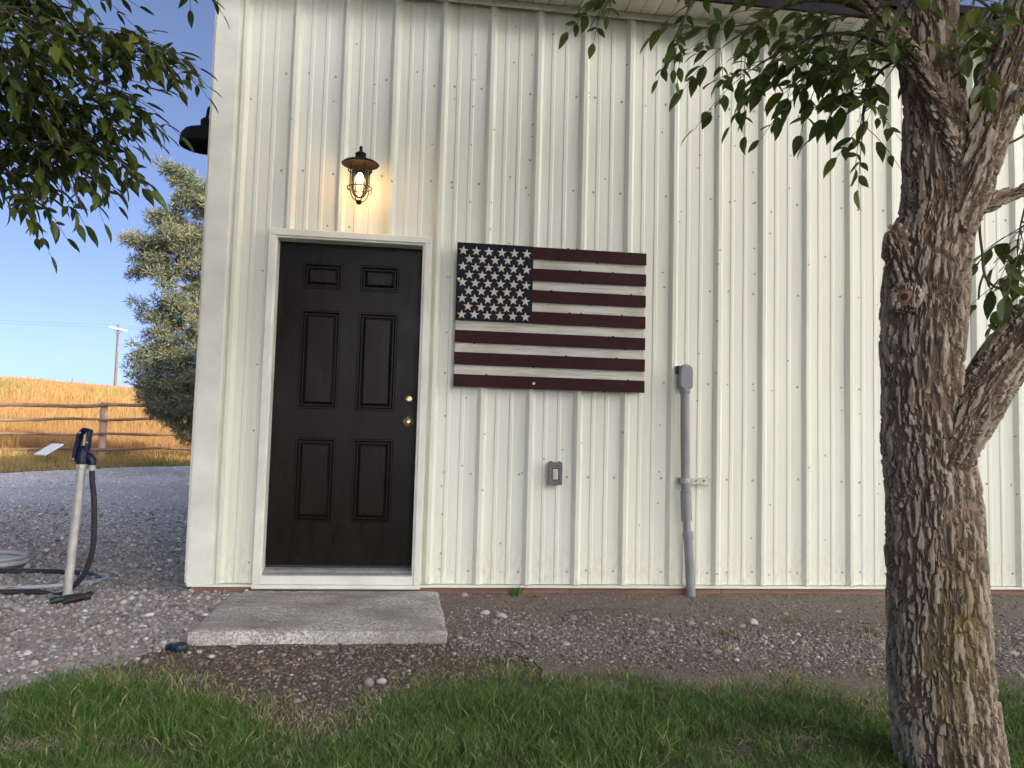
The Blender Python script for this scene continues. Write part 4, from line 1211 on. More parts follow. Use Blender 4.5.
GREYS = [(0.17, 0.152, 0.130), (0.26, 0.236, 0.205), (0.36, 0.332, 0.295), (0.50, 0.470, 0.43), (0.25, 0.19, 0.135)]
PALE = [(0.20, 0.185, 0.168), (0.31, 0.29, 0.265), (0.43, 0.405, 0.375), (0.58, 0.555, 0.52), (0.29, 0.23, 0.17)]
FARP = [(0.40, 0.40, 0.41), (0.54, 0.54, 0.55), (0.66, 0.66, 0.67), (0.78, 0.78, 0.78), (0.46, 0.41, 0.35)]  # far stones tinted paler to stand in for light they lack
def fill(n_, xr, yr, keep):
    x = RNG.uniform(*xr, n_); y = RNG.uniform(*yr, n_); k = keep(x, y); return x[k], y[k]
def on_drive(x, y):
    return (x < drive_right(y) + 0.03) & (y > lawn_edge(x) + 0.10 - 0.5 * RNG.random(len(x)) ** 2.2) & (y > -1.95) & (y < drive_far(x) - 0.1)
x, y = fill(80000, (-7.2, -3.1), (-2.0, 6.5), lambda a, b: on_drive(a, b) & (RNG.random(len(a)) < np.clip((6.5 - b) / 5.5, 0, 1) ** 1.5) & (a > -5.4 - 0.3 * np.clip(b, 0, 9)))
stones('gravel', x, y, np.exp(RNG.normal(-4.85, 0.50, len(x))).clip(0.003, 0.026), mixcol(PALE, [3, 4, 3, 0.8, 2.4], len(x), 0.3), drive)
x, y = fill(12000, (-8.4, -3.4), (0.8, 7.5), lambda a, b: on_drive(a, b) & (RNG.random(len(a)) < np.clip((b - 0.8) / 3, 0, 1)))
stones('gravel', x, y, np.exp(RNG.normal(-4.55, 0.35, len(x))), mixcol(FARP, [2, 4, 4, 1.0, 0.5], len(x), 0.3), drive, True)
x, y = fill(5000, (-12, -3.4), (7.5, 15), on_drive)
stones('gravel', x, y, np.exp(RNG.normal(-4.2, 0.32, len(x))), mixcol(FARP, [2, 4, 4, 1.0, 0.3], len(x), 0.3), drive, True)
def on_strip(x, y):
    e = lawn_edge(x)
    band = np.clip(1.15 - np.abs((y - (e + 0.40)) / 0.52), 0.0, 1)
    return (RNG.random(len(x)) < band * np.clip(0.25 + 1.4 * fbm(x * 2.4, y * 2.4, seed=91), 0, 1)) & (y > e - 0.05) & (y < -0.06) & (x > -2.01)
x, y = fill(64000, (-2.01, 2.6), (-1.75, -0.05), on_strip)
stones('gravel', x, y, np.exp(RNG.normal(-5.30, 0.42, len(x))), mixcol(GREYS, [3.5, 3.5, 1.8, 0.6, 4.5], len(x), 0.3), strip)
# crumbs of earth all over the strip and the worn patch
x, y = fill(24000, (-2.01, 2.6), (-1.75, -0.04), lambda a, b: b > lawn_edge(a) - 0.1)
stones('crumbs', x, y, np.exp(RNG.normal(-5.4, 0.4, len(x))), mixcol([(0.15, 0.12, 0.09), (0.23, 0.195, 0.155), (0.31, 0.275, 0.23)], [2, 3, 1.5], len(x), 0.25), strip, True)
def worn(x, y):
    inside = (y < -1.09) & (x > -3.5) & (x < -1.75 - 0.3 * RNG.random(len(x))) & (y > lawn_edge(x) - 0.22)
    return inside & (RNG.random(len(x)) < np.clip(1.2 * fbm(x * 3, y * 3, seed=93), 0, 1))
x, y = fill(17000, (-3.5, -1.7), (-2.15, -1.09), worn)
stones('pebbles', x, y, np.exp(RNG.normal(-5.35, 0.45, len(x))), mixcol([(0.12, 0.085, 0.06), (0.19, 0.145, 0.105), (0.28, 0.25, 0.21), (0.42, 0.39, 0.35)], [4, 4, 1.4, 0.5], len(x), 0.3), ground, False, 0.0)
# larger stones one can pick out
BIG = [(-1.219, -0.588, .027), (-1.183, -0.783, .017), (-0.979, -0.966, .032), (-0.765, -1.309, .030), (-0.44, -0.84, .024), (-0.342, -0.771, .034), (-0.414, -1.062, .018), (-0.239, -1.128, .026),
       (-0.415, -1.50, .027), (0.102, -1.237, .030), (-1.86, -0.10, .026), (-1.72, -0.13, .020), (-0.944, -0.616, .020), (-0.873, -0.716, .025), (-0.836, -0.788, .022), (-0.525, -0.645, .019),
       (-1.319, -0.687, .031), (-1.78, -0.55, .034), (-1.70, -0.62, .036), (-1.75, -0.75, .028), (-2.60, -1.26, .022), (-2.36, -1.70, .030), (-2.31, -1.68, .022), (-3.05, -1.30, .018), (-3.12, -1.22, .016), (-3.55, -1.22, .022),
       (-3.30, -1.38, .017), (0.42, -0.9, .024), (0.66, -1.2, .022), (0.3, -0.5, .02), (-1.45, -1.15, .022), (-0.05, -0.55, .018)]
for i, (x, y, r_) in enumerate(BIG):
    r_ *= 0.86
    bmi = bmesh.new(); bmesh.ops.create_icosphere(bmi, subdivisions=2, radius=r_)
    sx_, sy_, sz_ = random.uniform(1.0, 1.35), random.uniform(0.75, 1), random.uniform(0.55, 0.75)
    for v in bmi.verts:
        nrm = v.co.normalized()
        k = 0.82 + 0.36 * float(vnoise(nrm.x * 1.6 + i * 7, nrm.y * 1.6, nrm.z * 1.6, seed=3))
        v.co = Vector((v.co.x * sx_ * k, v.co.y * sy_ * k, v.co.z * sz_ * k))
    bmesh.ops.rotate(bmi, verts=bmi.verts, matrix=Matrix.Rotation(random.uniform(0, 6.28), 3, 'Z'))
    bmesh.ops.translate(bmi, verts=bmi.verts, vec=(x, y, float(terrain(x, y)) + 0.008 + r_ * 0.14))
    me = bpy.data.meshes.new('stone'); bmi.to_mesh(me); bmi.free()
    a = me.attributes.new('tint', 'FLOAT_COLOR', 'POINT')
    c_ = random.choice([(0.38, 0.355, 0.315), (0.30, 0.27, 0.23), (0.23, 0.215, 0.20), (0.27, 0.22, 0.165), (0.47, 0.44, 0.39)])
    a.data.foreach_set('color', [q for _ in me.vertices for q in (*c_, 1)])
    link('stone', me, 'stone', strip if x > -1.96 else (drive if x < -3.4 else ground), True)
# small weeds on the strip
def weed(x, y, h, col, n_, label):
    la = RNG.uniform(0, 6.28, n_); hh = h * RNG.uniform(0.4, 1.0, n_)
    lr = hh * RNG.uniform(0.4, 1.3, n_)
    P = np.stack([x + RNG.normal(0, h * 0.25, n_), y + RNG.normal(0, h * 0.25, n_), np.full(n_, float(terrain(x, y)))], -1)
    o = blades('weed', P, hh, np.full(n_, 0.008), np.stack([np.cos(la) * lr, np.sin(la) * lr], -1), mixcol([col], [1], n_, 0.3), 'grass')
    tag(o, label, 'weed')
weed(-1.545, -0.075, 0.075, (0.10, 0.20, 0.04), 40, 'small bright green weed growing at the wall base')
weed(-0.60, -1.00, 0.06, (0.26, 0.28, 0.14), 34, 'pale yellow green weed on the gravel below the conduit')
weed(-0.10, -0.72, 0.05, (0.28, 0.27, 0.13), 26, 'dry yellowish weed on the gravel right of the conduit')
weed(-0.72, -1.28, 0.05, (0.24, 0.27, 0.13), 24, 'pale weed at the lawn edge below the gravel strip')
weed(0.22, -0.95, 0.05, (0.27, 0.26, 0.13), 24, 'dry weed tuft beside the tree trunk on the gravel')
# twigs on the strip
for a, b, lab in (((-1.25, -0.80), (-1.22, -0.52), 'thin dry twig on the gravel strip pointing towards the wall'), ((-1.33, -0.55), (-0.98, -0.50), 'longest dry twig lying parallel to the wall on the gravel strip'),
                  ((-1.75, -1.12), (-1.66, -1.26), 'short dry twig on the gravel near the step corner'), ((-0.62, -1.1), (-0.55, -0.94), 'short dry twig beside the pale weed on the gravel')):
    pts = smoothpts([(a[0], a[1], gz(*a, 0.012)), ((a[0] + b[0]) / 2 + 0.015, (a[1] + b[1]) / 2 + 0.01, gz((a[0] + b[0]) / 2, (a[1] + b[1]) / 2, 0.020)), (b[0], b[1], gz(*b, 0.012))], 4)
    o = MB().tube(pts, [0.0035] * (len(pts) - 1) + [0.0015], 6).build('fallen_twig', 'twig', None, smooth=True)
    tag(o, lab, 'twig', 'fallen twigs on the gravel strip')

# ------------------------------------------------------------------ broadleaf trees
def leaf_mesh(var, wk=1.0):
    """pointed ovate leaflet along +Y, 1 long, folded at the midrib"""
    wv = [0.0, 0.17, 0.25, 0.225, 0.115, 0.0]
    tv = [0.0, 0.16, 0.36, 0.58, 0.82, 1.0]
    curl = [0.0, 0.01, 0.0, -0.03, -0.09, -0.17][:]
    V = []; F = []
    for k, (w, t, c) in enumerate(zip(wv, tv, curl)):
        w *= wk
        c *= (1 + 0.8 * var)
        if w == 0:
            V.append((0.02 * var, t, c))
        else:
            V += [(-w, t, c + 0.05), (0.015 * math.sin(3 * t + var), t, c), (w, t, c + 0.05)]
    F = [(0, 2, 1), (0, 3, 2)]
    for r in range(3):
        o = 1 + 3 * r
        F += [(o, o + 1, o + 4), (o, o + 4, o + 3), (o + 1, o + 2, o + 5), (o + 1, o + 5, o + 4)]
    o = 10
    F += [(o, o + 1, 13), (o + 1, o + 2, 13)]
    return np.array(V, float), np.array(F)
BROAD = [leaf_mesh(v, 0.95) for v in (-0.6, 0.2, 1.0)]
SLIM = [leaf_mesh(v, 0.70) for v in (-0.6, 0.2, 1.0)]

class Foliage:
    def __init__(s):
        s.T = []; s.tw = MB()
    def leaflet(s, p, d, nrm, size):
        d = d.normalized(); x = d.cross(nrm)
        if x.length < 1e-4:
            x = d.cross(Vector((1, 0, 0.1)))
        x.normalize(); z = x.cross(d)
        Rm = Matrix((x, d, z)).transposed()
        s.T.append((np.array(Rm) * size, np.array(p), size))
    def compound(s, p, d, size=1.0, rachis=True):
        d = d.normalized()
        L_ = random.uniform(0.10, 0.17) * size
        up = Vector((random.uniform(-.5, .5), random.uniform(-.5, .5), 1)).normalized()
        side = d.cross(up).normalized()
        pts = []
        for k in range(4):
            t = k / 3
            pts.append(p + d * L_ * t + Vector((0, 0, -0.35 * L_ * t * t)))
        if rachis:
            s.tw.tube(pts, [0.0014, 0.0012, 0.001, 0.0008], 4, cap=False)
        tl = random.uniform(0.050, 0.078) * size
        for t in (0.38, 0.68):
            q = pts[0].lerp(pts[3], t)
            for sg in (-1, 1):
                dd = d * random.uniform(0.35, 0.8) + side * sg * random.uniform(0.6, 1.0) + Vector((0, 0, random.uniform(-0.75, 0.05)))
                nn = up + Vector((random.uniform(-.5, .5), random.uniform(-.5, .5), 0))
                s.leaflet(q, dd, nn, tl * random.uniform(0.55, 1.2))
        dd = d + Vector((random.uniform(-.15, .15), random.uniform(-.15, .15), random.uniform(-0.7, -0.1)))
        s.leaflet(pts[3], dd, up, tl * random.uniform(1.0, 1.25))
    def twig(s, p, d, length, size=1.0, droop=0.35, gap=0.055):
        pts = [p]; dd = d.normalized(); n_ = max(3, int(length / 0.05)); st = length / n_
        for k in range(n_):
            dd = (dd + Vector((random.uniform(-.12, .12), random.uniform(-.12, .12), -droop * st * 3 + random.uniform(-.08, .08)))).normalized()
            pts.append(pts[-1] + dd * st)
        s.tw.tube(pts, [max(0.0012, 0.0045 * (1 - 0.8 * k / n_)) for k in range(n_ + 1)], 5, cap=False)
        k = 0.25 * length; flip = random.uniform(0, 6.28)
        while k < length:
            i = min(int(k / st), n_ - 1)
            q = pts[i].lerp(pts[i + 1], k / st - i)
            ax = (pts[i + 1] - pts[i]).normalized()
            s1 = ax.cross(Vector((0, 0, 1)))
            if s1.length < 0.05:
                s1 = Vector((1, 0, 0))
            s1.normalize()
            for sg in (-1, 1):
                if random.random() < 0.85:
                    s.compound(q, ax * 0.55 + s1 * sg * 0.8 + Vector((random.uniform(-.3, .3), random.uniform(-.3, .3), random.uniform(-.55, .25))), size)
            k += gap * random.uniform(0.8, 1.4)
        s.compound(pts[-1], dd, size)
    def cloud(s, c, r, n_, size=1.6):
        """far or overhead leaves, no twigs"""
        for _ in range(n_):
            q = Vector((random.gauss(0, 1), random.gauss(0, 1), random.gauss(0, 1)))
            q.normalize(); q *= random.random() ** 0.4
            p = Vector((c[0] + q.x * r[0], c[1] + q.y * r[1], c[2] + q.z * r[2]))
            dd = Vector((random.uniform(-1, 1), random.uniform(-1, 1), random.uniform(-0.9, 0.3)))
            s.compound(p, dd, size, rachis=False)
    def finish(s, root, col, LEAFS, top=300):
        if not s.T:
            return
        def score(t):
            v = Vector(t[1]) - CAM_POS
            dz = v.dot(fwd)
            if dz < 0.3:
                return 0
            a, b = abs(v.dot(rgt) / dz), abs(v.dot(upv) / dz)
            return t[2] / dz if a < 0.62 and b < 0.46 else 0
        order = sorted(range(len(s.T)), key=lambda i: -score(s.T[i]))
        single = [i for i in order[:top] if score(s.T[i]) > 0]
        ss = set(single)
        mes = []
        for V, F in LEAFS:
            me = bpy.data.meshes.new('leaf'); me.from_pydata(V.tolist(), [], F.tolist()); me.materials.append(M['leaf_obj']); mes.append(me)
        off = Matrix.Translation(-root.location)
        for i in single:
            Rm, p, sz = s.T[i]
            o = bpy.data.objects.new('leaf', mes[i % 3]); COL.objects.link(o)
            m4 = Matrix(Rm.tolist()).to_4x4(); m4.translation = p.tolist()
            o.parent = root; o.matrix_parent_inverse = off; o.matrix_basis = m4
        for vi, (V, F) in enumerate(LEAFS[:1]):
            rest = [i for i in range(len(s.T)) if i not in ss]
            if not rest:
                continue
            R_ = np.array([s.T[i][0] for i in rest]); P_ = np.array([s.T[i][1] for i in rest])
            VV = np.einsum('nij,kj->nki', R_, V) + P_[:, None]
            FF = (F[None] + (np.arange(len(rest)) * len(V))[:, None, None]).reshape(-1, 3)
            t = np.array(col)[None] * (1 + RNG.uniform(-0.35, 0.3, (len(rest), 1)))
            yel = RNG.random(len(rest)) < 0.05
            t[yel] *= np.array([1.8, 1.35, 0.9])
            stuff(np_mesh('crown', VV.reshape(-1, 3), FF, 'leaf', root, tint=np.repeat(t, len(V), 0)))
        if s.tw.v:
            stuff(s.tw.build('twigs', 'twig', root, fix=False))

def bark_mesh(name, tubes, root, voxel, mat='bark', extra=None):
    """tubes: list of (points, radii); fused by voxel remesh, with limb coordinates for the bark"""
    mb = MB()
    dense = []
    for pts, rad in tubes:
        sp = smoothpts(pts, 6)
        rr = np.interp(np.linspace(0, len(pts) - 1, len(sp)), range(len(pts)), rad)
        mb.tube(sp, list(rr), 24)
        dense.append((np.array([tuple(q) for q in sp]), rr))
    if extra:
        extra(mb)
    me = bpy.data.meshes.new('tmp'); me.from_pydata(mb.v, [], mb.f)
    bm = bmesh.new(); bm.from_mesh(me); bmesh.ops.recalc_face_normals(bm, faces=bm.faces); bm.to_mesh(me); bm.free()
    o = bpy.data.objects.new('tmp', me); COL.objects.link(o)
    r_ = o.modifiers.new('r', 'REMESH'); r_.mode = 'VOXEL'; r_.voxel_size = voxel
    s_ = o.modifiers.new('s', 'SMOOTH'); s_.iterations = 6; s_.factor = 0.6
    dg = bpy.context.evaluated_depsgraph_get()
    me2 = bpy.data.meshes.new_from_object(o.evaluated_get(dg))
    bpy.data.objects.remove(o); bpy.data.meshes.remove(me)
    V = np.zeros(len(me2.vertices) * 3, np.float32); me2.vertices.foreach_get('co', V); V = V.reshape(-1, 3).astype(float)
    best = np.full(len(V), 1e9); bc = np.zeros((len(V), 3))
    for ti, (P_, rr) in enumerate(dense):
        a = P_[0]; ax = P_[-1] - P_[0]; ax = ax / np.linalg.norm(ax)
        ref = np.array([0, 1, 0.]) if abs(ax[1]) < 0.9 else np.array([1., 0, 0])
        u = np.cross(ref, ax); u /= np.linalg.norm(u); w = np.cross(ax, u)
        dmin = np.full(len(V), 1e9); ci = np.zeros(len(V), int)
        for i, q in enumerate(P_):
            d_ = np.linalg.norm(V - q, axis=1) - rr[i]
            k = d_ < dmin; dmin[k] = d_[k]; ci[k] = i
        k = dmin < best
        rel = V - P_[ci]
        along = np.concatenate([[0], np.cumsum(np.linalg.norm(np.diff(P_, axis=0), axis=1))])[ci] + (rel @ ax)
        co = np.stack([rel @ u + ti * 3.1, rel @ w, along], -1)
        bc[k] = co[k]; best[k] = dmin[k]
    # slow bulges
    nrm = np.zeros(len(V) * 3, np.float32); me2.vertices.foreach_get('normal', nrm); nrm = nrm.reshape(-1, 3)
    V = V + nrm * ((fbm(V[:, 0] * 9, V[:, 1] * 9, V[:, 2] * 4, seed=77, oct=3) - 0.5) * 0.022)[:, None]
    me2.vertices.foreach_set('co', V.astype(np.float32).ravel())
    at = me2.attributes.new('barkco', 'FLOAT_VECTOR', 'POINT'); at.data.foreach_set('vector', bc.astype(np.float32).ravel())
    me2.materials.clear(); me2.materials.append(M[mat])
    me2.polygons.foreach_set('use_smooth', np.ones(len(me2.polygons), bool))
    me2.name = name
    o = bpy.data.objects.new(name, me2); COL.objects.link(o); adopt(o, root)
    return o

# --- the tree at the right
TR = thing('ash_tree', (-0.535, -2.655, -0.11), 'large ash tree with furrowed bark in front of the shed', 'tree')
trunk = [((-0.53, -2.65, -0.30), .185), ((-0.537, -2.655, -0.13), .170), ((-0.541, -2.657, -0.06), .164), ((-0.567, -2.669, 0.116), .157), ((-0.588, -2.680, 0.302), .151), ((-0.610, -2.695, 0.55), .145),
         ((-0.621, -2.707, 0.736), .140), ((-0.640, -2.712, 0.85), .134), ((-0.660, -2.720, 0.98), .122), ((-0.668, -2.730, 1.12), .117), ((-0.667, -2.740, 1.28), .124), ((-0.665, -2.752, 1.42), .126),
         ((-0.650, -2.762, 1.55), .121), ((-0.635, -2.773, 1.66), .113), ((-0.645, -2.785, 1.80), .106), ((-0.658, -2.789, 1.92), .094), ((-0.674, -2.795, 2.04), .089), ((-0.690, -2.803, 2.17), .085),
         ((-0.69, -2.81, 2.4), .082), ((-0.66, -2.80, 2.9), .075), ((-0.70, -2.75, 3.6), .062), ((-0.66, -2.7, 4.4), .045), ((-0.6, -2.7, 5.2), .025)]
limb_r = [((-0.655, -2.745, 0.80), .085), ((-0.609, -2.772, 0.905), .085), ((-0.538, -2.791, 1.035), .080), ((-0.466, -2.809, 1.15), .074), ((-0.397, -2.825, 1.247), .071), ((-0.264, -2.855, 1.418), .066), ((-0.02, -2.9, 1.75), .058), ((0.25, -2.9, 2.3), .048), ((0.45, -2.85, 3.1), .032)]
fork_r = [((-0.625, -2.80, 1.58), .085), ((-0.591, -2.825, 1.70), .086), ((-0.538, -2.852, 1.867), .078), ((-0.489, -2.869, 2.021), .072), ((-0.437, -2.888, 2.174), .067), ((-0.375, -2.912, 2.389), .060), ((-0.25, -2.95, 2.9), .05), ((-0.05, -3.05, 3.7), .036), ((0.1, -3.1, 4.6), .02)]
stem_f = [((-0.63, -2.83, 1.66), .040), ((-0.652, -2.855, 1.76), .034), ((-0.705, -2.875, 1.92), .028), ((-0.775, -2.880, 2.035), .025), ((-0.885, -2.88, 2.17), .023), ((-0.975, -2.86, 2.27), .022), ((-1.15, -2.8, 2.5), .021), ((-1.4, -2.7, 2.9), .016), ((-1.6, -2.6, 3.3), .010)]
side_r = [((-0.64, -2.81, 1.59), .040), ((-0.585, -2.826, 1.614), .030), ((-0.529, -2.836, 1.639), .026), ((-0.470, -2.846, 1.668), .0235), ((-0.396, -2.858, 1.701), .022), ((-0.2, -2.87, 1.80), .019), ((0.1, -2.88, 1.92), .013), ((0.4, -2.85, 2.0), .007)]
knob = [((-0.745, -2.77, 1.40), .050), ((-0.778, -2.785, 1.47), .046), ((-0.790, -2.79, 1.53), .032), ((-0.792, -2.79, 1.575), .014)]
scar_c = Vector((-0.782, -2.818, 1.345))
def scar_extra(mb):
    n_ = Vector((-0.80, -0.60, 0.05)).normalized()
    u = n_.cross(Vector((0, 0, 1))).normalized(); w = u.cross(n_)
    pts = [scar_c + (u * math.cos(t) * 0.030 + w * math.sin(t) * 0.033) for t in np.linspace(0, 2 * math.pi, 20, endpoint=False)]
    mb.tube(pts, 0.013, 10, closed=True)
def split(t):
    return [q for q, r in t], [r * 0.955 for q, r in t]
tk = bark_mesh('trunk', [split(t) for t in (trunk, limb_r, fork_r, stem_f, side_r, knob)], TR, 0.0058, extra=scar_extra)
sn = Vector((-0.80, -0.60, 0.05)).normalized()
def disc(name, c, nrm, r, h, mat, parent):
    mb = MB(); mb.tube([c - nrm * h, c + nrm * h * 0.3, c + nrm * h], [r, r, r * 0.55], 22)
    return mb.build(name, mat, parent, smooth=True)
disc('pruning_scar', scar_c + sn * 0.004, sn, 0.029, 0.012, 'wood_cut', tk)
disc('pruning_scar', scar_c + Vector((0.004, -0.002, -0.002)) + sn * 0.009, sn, 0.018, 0.010, 'dark_wood', tk)

FR = Foliage()
def branch(fo_, pts, r0, r1, ntw, tl, size=1.0, t0=0.3, bias=(0, 0, 0), droop=0.35, gap=0.055, name='branch', root=None):
    sp = smoothpts(pts, 6)
    rr = np.linspace(r0, r1, len(sp))
    MB().tube(sp, list(rr), 8).build(name, 'twig', root, smooth=True)
    for k in range(ntw):
        t = t0 + (1 - t0) * (k + random.random()) / ntw
        i = min(int(t * (len(sp) - 1)), len(sp) - 2)
        ax = (sp[i + 1] - sp[i]).normalized()
        d = ax * 0.5 + Vector((random.uniform(-1, 1) + bias[0], random.uniform(-1, 1) + bias[1], random.uniform(-0.9, 0.5) + bias[2]))
        fo_.twig(sp[i], d, random.uniform(*tl), size, droop, gap)
    fo_.twig(sp[-1], (sp[-1] - sp[-2]), random.uniform(*tl), size, droop, gap)

branch(FR, [(-0.80, -2.88, 2.06), (-0.90, -2.76, 2.18), (-1.00, -2.66, 2.21), (-1.09, -2.58, 2.18)], .009, .003, 5, (0.07, 0.15), 1.1, 0.2, gap=0.08, root=TR)
branch(FR, [(-0.885, -2.88, 2.17), (-0.99, -2.78, 2.27), (-1.09, -2.68, 2.30), (-1.17, -2.60, 2.27)], .009, .003, 5, (0.07, 0.14), 1.1, 0.1, gap=0.08, root=TR)
branch(FR, [(-0.73, -2.88, 1.97), (-0.79, -2.80, 2.08), (-0.87, -2.70, 2.13), (-0.94, -2.64, 2.10)], .007, .003, 4, (0.06, 0.13), 1.05, 0.2, gap=0.08, root=TR)
branch(FR, [(-0.74, -2.85, 2.10), (-0.81, -2.76, 2.08), (-0.83, -2.70, 2.02), (-0.82, -2.66, 1.96)], .006, .003, 3, (0.05, 0.09), 1.0, 0.3, gap=0.08, root=TR)
branch(FR, [(-0.85, -2.86, 2.14), (-0.90, -2.80, 2.22), (-0.96, -2.72, 2.24), (-1.02, -2.66, 2.20)], .006, .003, 4, (0.06, 0.12), 1.05, 0.1, gap=0.08, root=TR)
branch(FR, [(-0.975, -2.86, 2.27), (-1.15, -2.75, 2.40), (-1.35, -2.68, 2.44), (-1.52, -2.62, 2.40), (-1.66, -2.60, 2.33)], .008, .0025, 4, (0.05, 0.09), 0.75, 0.6, gap=0.08, root=TR)
branch(FR, [(-1.15, -2.75, 2.40), (-1.28, -2.66, 2.40), (-1.37, -2.62, 2.33), (-1.41, -2.60, 2.26)], .006, .0025, 2, (0.05, 0.08), 0.8, 0.55, gap=0.08, root=TR)
branch(FR, [(-0.69, -2.88, 2.25), (-0.62, -2.92, 2.24), (-0.55, -2.94, 2.17), (-0.52, -2.94, 2.11)], .006, .003, 4, (0.05, 0.10), 1.0, 0.3, gap=0.08, root=TR)
branch(FR, [(-0.68, -2.87, 2.30), (-0.78, -2.94, 2.31), (-0.85, -2.98, 2.27), (-0.88, -3.0, 2.21)], .006, .003, 4, (0.06, 0.11), 1.0, 0.3, gap=0.08, root=TR)
branch(FR, [(-0.40, -2.858, 1.70), (-0.40, -2.85, 1.66), (-0.395, -2.82, 1.60), (-0.39, -2.80, 1.55)], .004, .002, 3, (0.05, 0.09), 1.2, 0.25, gap=0.08, root=TR)
branch(FR, [(-0.33, -2.86, 1.73), (-0.36, -2.82, 1.62), (-0.37, -2.80, 1.53), (-0.37, -2.78, 1.46)], .005, .002, 3, (0.05, 0.09), 1.2, 0.3, gap=0.08, root=TR)
MB().tube(smoothpts([(-0.545, -2.83, 1.625), (-0.52, -2.80, 1.56), (-0.505, -2.79, 1.50), (-0.50, -2.79, 1.44), (-0.475, -2.79, 1.405), (-0.43, -2.79, 1.39)], 4), 0.0042, 7).build('branch', 'twig', TR, smooth=True)
MB().tube(smoothpts([(-0.50, -2.79, 1.44), (-0.515, -2.79, 1.40), (-0.52, -2.79, 1.355)], 4), [0.0035] * 8 + [0.001], 6).build('branch', 'twig', TR, smooth=True)
MB().tube(smoothpts([(-0.60, -2.84, 1.75), (-0.53, -2.87, 1.80), (-0.46, -2.88, 1.83), (-0.40, -2.88, 1.87)], 4), 0.004, 7).build('branch', 'twig', TR, smooth=True)
# high crown, over the picture
for c, r, nn in (((-0.7, -2.7, 4.0), (1.5, 1.5, 1.0), 560), ((0.6, -2.9, 3.6), (1.3, 1.4, 1.1), 380), ((-1.5, -2.5, 3.5), (0.95, 1.1, 0.55), 300), ((-0.4, -4.0, 3.7), (1.3, 1.2, 1.0), 220), ((-0.6, -2.8, 5.2), (1.2, 1.2, 0.8), 150)):
    FR.cloud(c, r, nn)
FR.finish(TR, (0.105, 0.150, 0.028), BROAD)

# --- the tree whose branches hang in at the left
TL = thing('ash_tree', (-5.45, -2.2, -0.12), 'leafy ash branches hanging in at the upper left against the sky', 'tree')
lt = [((-5.45, -2.2, -0.3), .20), ((-5.44, -2.2, 0.0), .165), ((-5.40, -2.22, 0.8), .14), ((-5.36, -2.25, 1.6), .125), ((-5.3, -2.3, 2.4), .105), ((-5.2, -2.35, 3.3), .08), ((-5.15, -2.3, 4.4), .045), ((-5.1, -2.3, 5.2), .02)]
l1 = [((-5.36, -2.25, 1.7), .06), ((-4.9, -2.35, 1.98), .045), ((-4.4, -2.42, 2.12), .035), ((-3.9, -2.42, 2.08), .025), ((-3.55, -2.40, 1.95), .016)]
l2 = [((-5.3, -2.3, 2.3), .06), ((-4.8, -2.4, 2.65), .045), ((-4.2, -2.5, 2.75), .035), ((-3.6, -2.5, 2.6), .022), ((-3.2, -2.5, 2.42), .012)]
bark_mesh('trunk', [split(t) for t in (lt, l1, l2)], TL, 0.011)
FLf = Foliage()
LB = [
 [(-3.9, -2.42, 2.08), (-3.62, -2.40, 2.08), (-3.35, -2.42, 2.06), (-3.16, -2.43, 2.03)],
 [(-3.75, -2.42, 2.06), (-3.55, -2.36, 1.96), (-3.36, -2.33, 1.88), (-3.23, -2.33, 1.83)],
 [(-3.9, -2.42, 2.08), (-3.75, -2.36, 1.92), (-3.60, -2.30, 1.80), (-3.46, -2.28, 1.70)],
 [(-3.9, -2.42, 2.12), (-3.70, -2.45, 2.20), (-3.48, -2.46, 2.22), (-3.32, -2.46, 2.19)],
 [(-3.6, -2.40, 2.06), (-3.42, -2.36, 2.02), (-3.27, -2.36, 1.95), (-3.16, -2.38, 1.88)],
 [(-3.8, -2.5, 2.12), (-3.62, -2.55, 2.04), (-3.46, -2.58, 1.95), (-3.36, -2.58, 1.86)],
 [(-3.85, -2.5, 2.12), (-3.66, -2.60, 2.10), (-3.48, -2.66, 2.03), (-3.34, -2.68, 1.96)],
 [(-3.85, -2.42, 2.1), (-3.72, -2.50, 1.98), (-3.62, -2.54, 1.84), (-3.55, -2.54, 1.72)],
 [(-3.80, -2.40, 1.98), (-3.66, -2.36, 1.82), (-3.55, -2.34, 1.70), (-3.47, -2.33, 1.60)],
 [(-3.70, -2.40, 1.95), (-3.50, -2.36, 1.86), (-3.36, -2.36, 1.76), (-3.26, -2.37, 1.70)],
 [(-3.78, -2.30, 2.0), (-3.58, -2.24, 1.93), (-3.42, -2.22, 1.84), (-3.30, -2.22, 1.78)],
 [(-3.85, -2.5, 2.2), (-3.64, -2.56, 2.24), (-3.46, -2.58, 2.18), (-3.34, -2.58, 2.12)]]
for k, pts in enumerate(LB):
    pts = [(a - 0.07 * i / 3, b, c + 0.085 * i / 3 + 0.01) for i, (a, b, c) in enumerate(pts)]
    branch(FLf, pts, .009, .003, 11, (0.06, 0.14), 1.0, 0.12, gap=0.058, root=TL)
branch(FLf, [(-3.36, -2.42, 2.10), (-3.25, -2.43, 2.12), (-3.16, -2.44, 2.11), (-3.09, -2.44, 2.09)], .006, .0025, 4, (0.05, 0.10), 0.95, 0.3, gap=0.06, root=TL)
branch(FLf, [(-3.2, -2.5, 2.46), (-3.10, -2.5, 2.44), (-3.03, -2.5, 2.40), (-3.0, -2.49, 2.37)], .006, .0025, 2, (0.04, 0.07), 0.75, 0.3, root=TL)
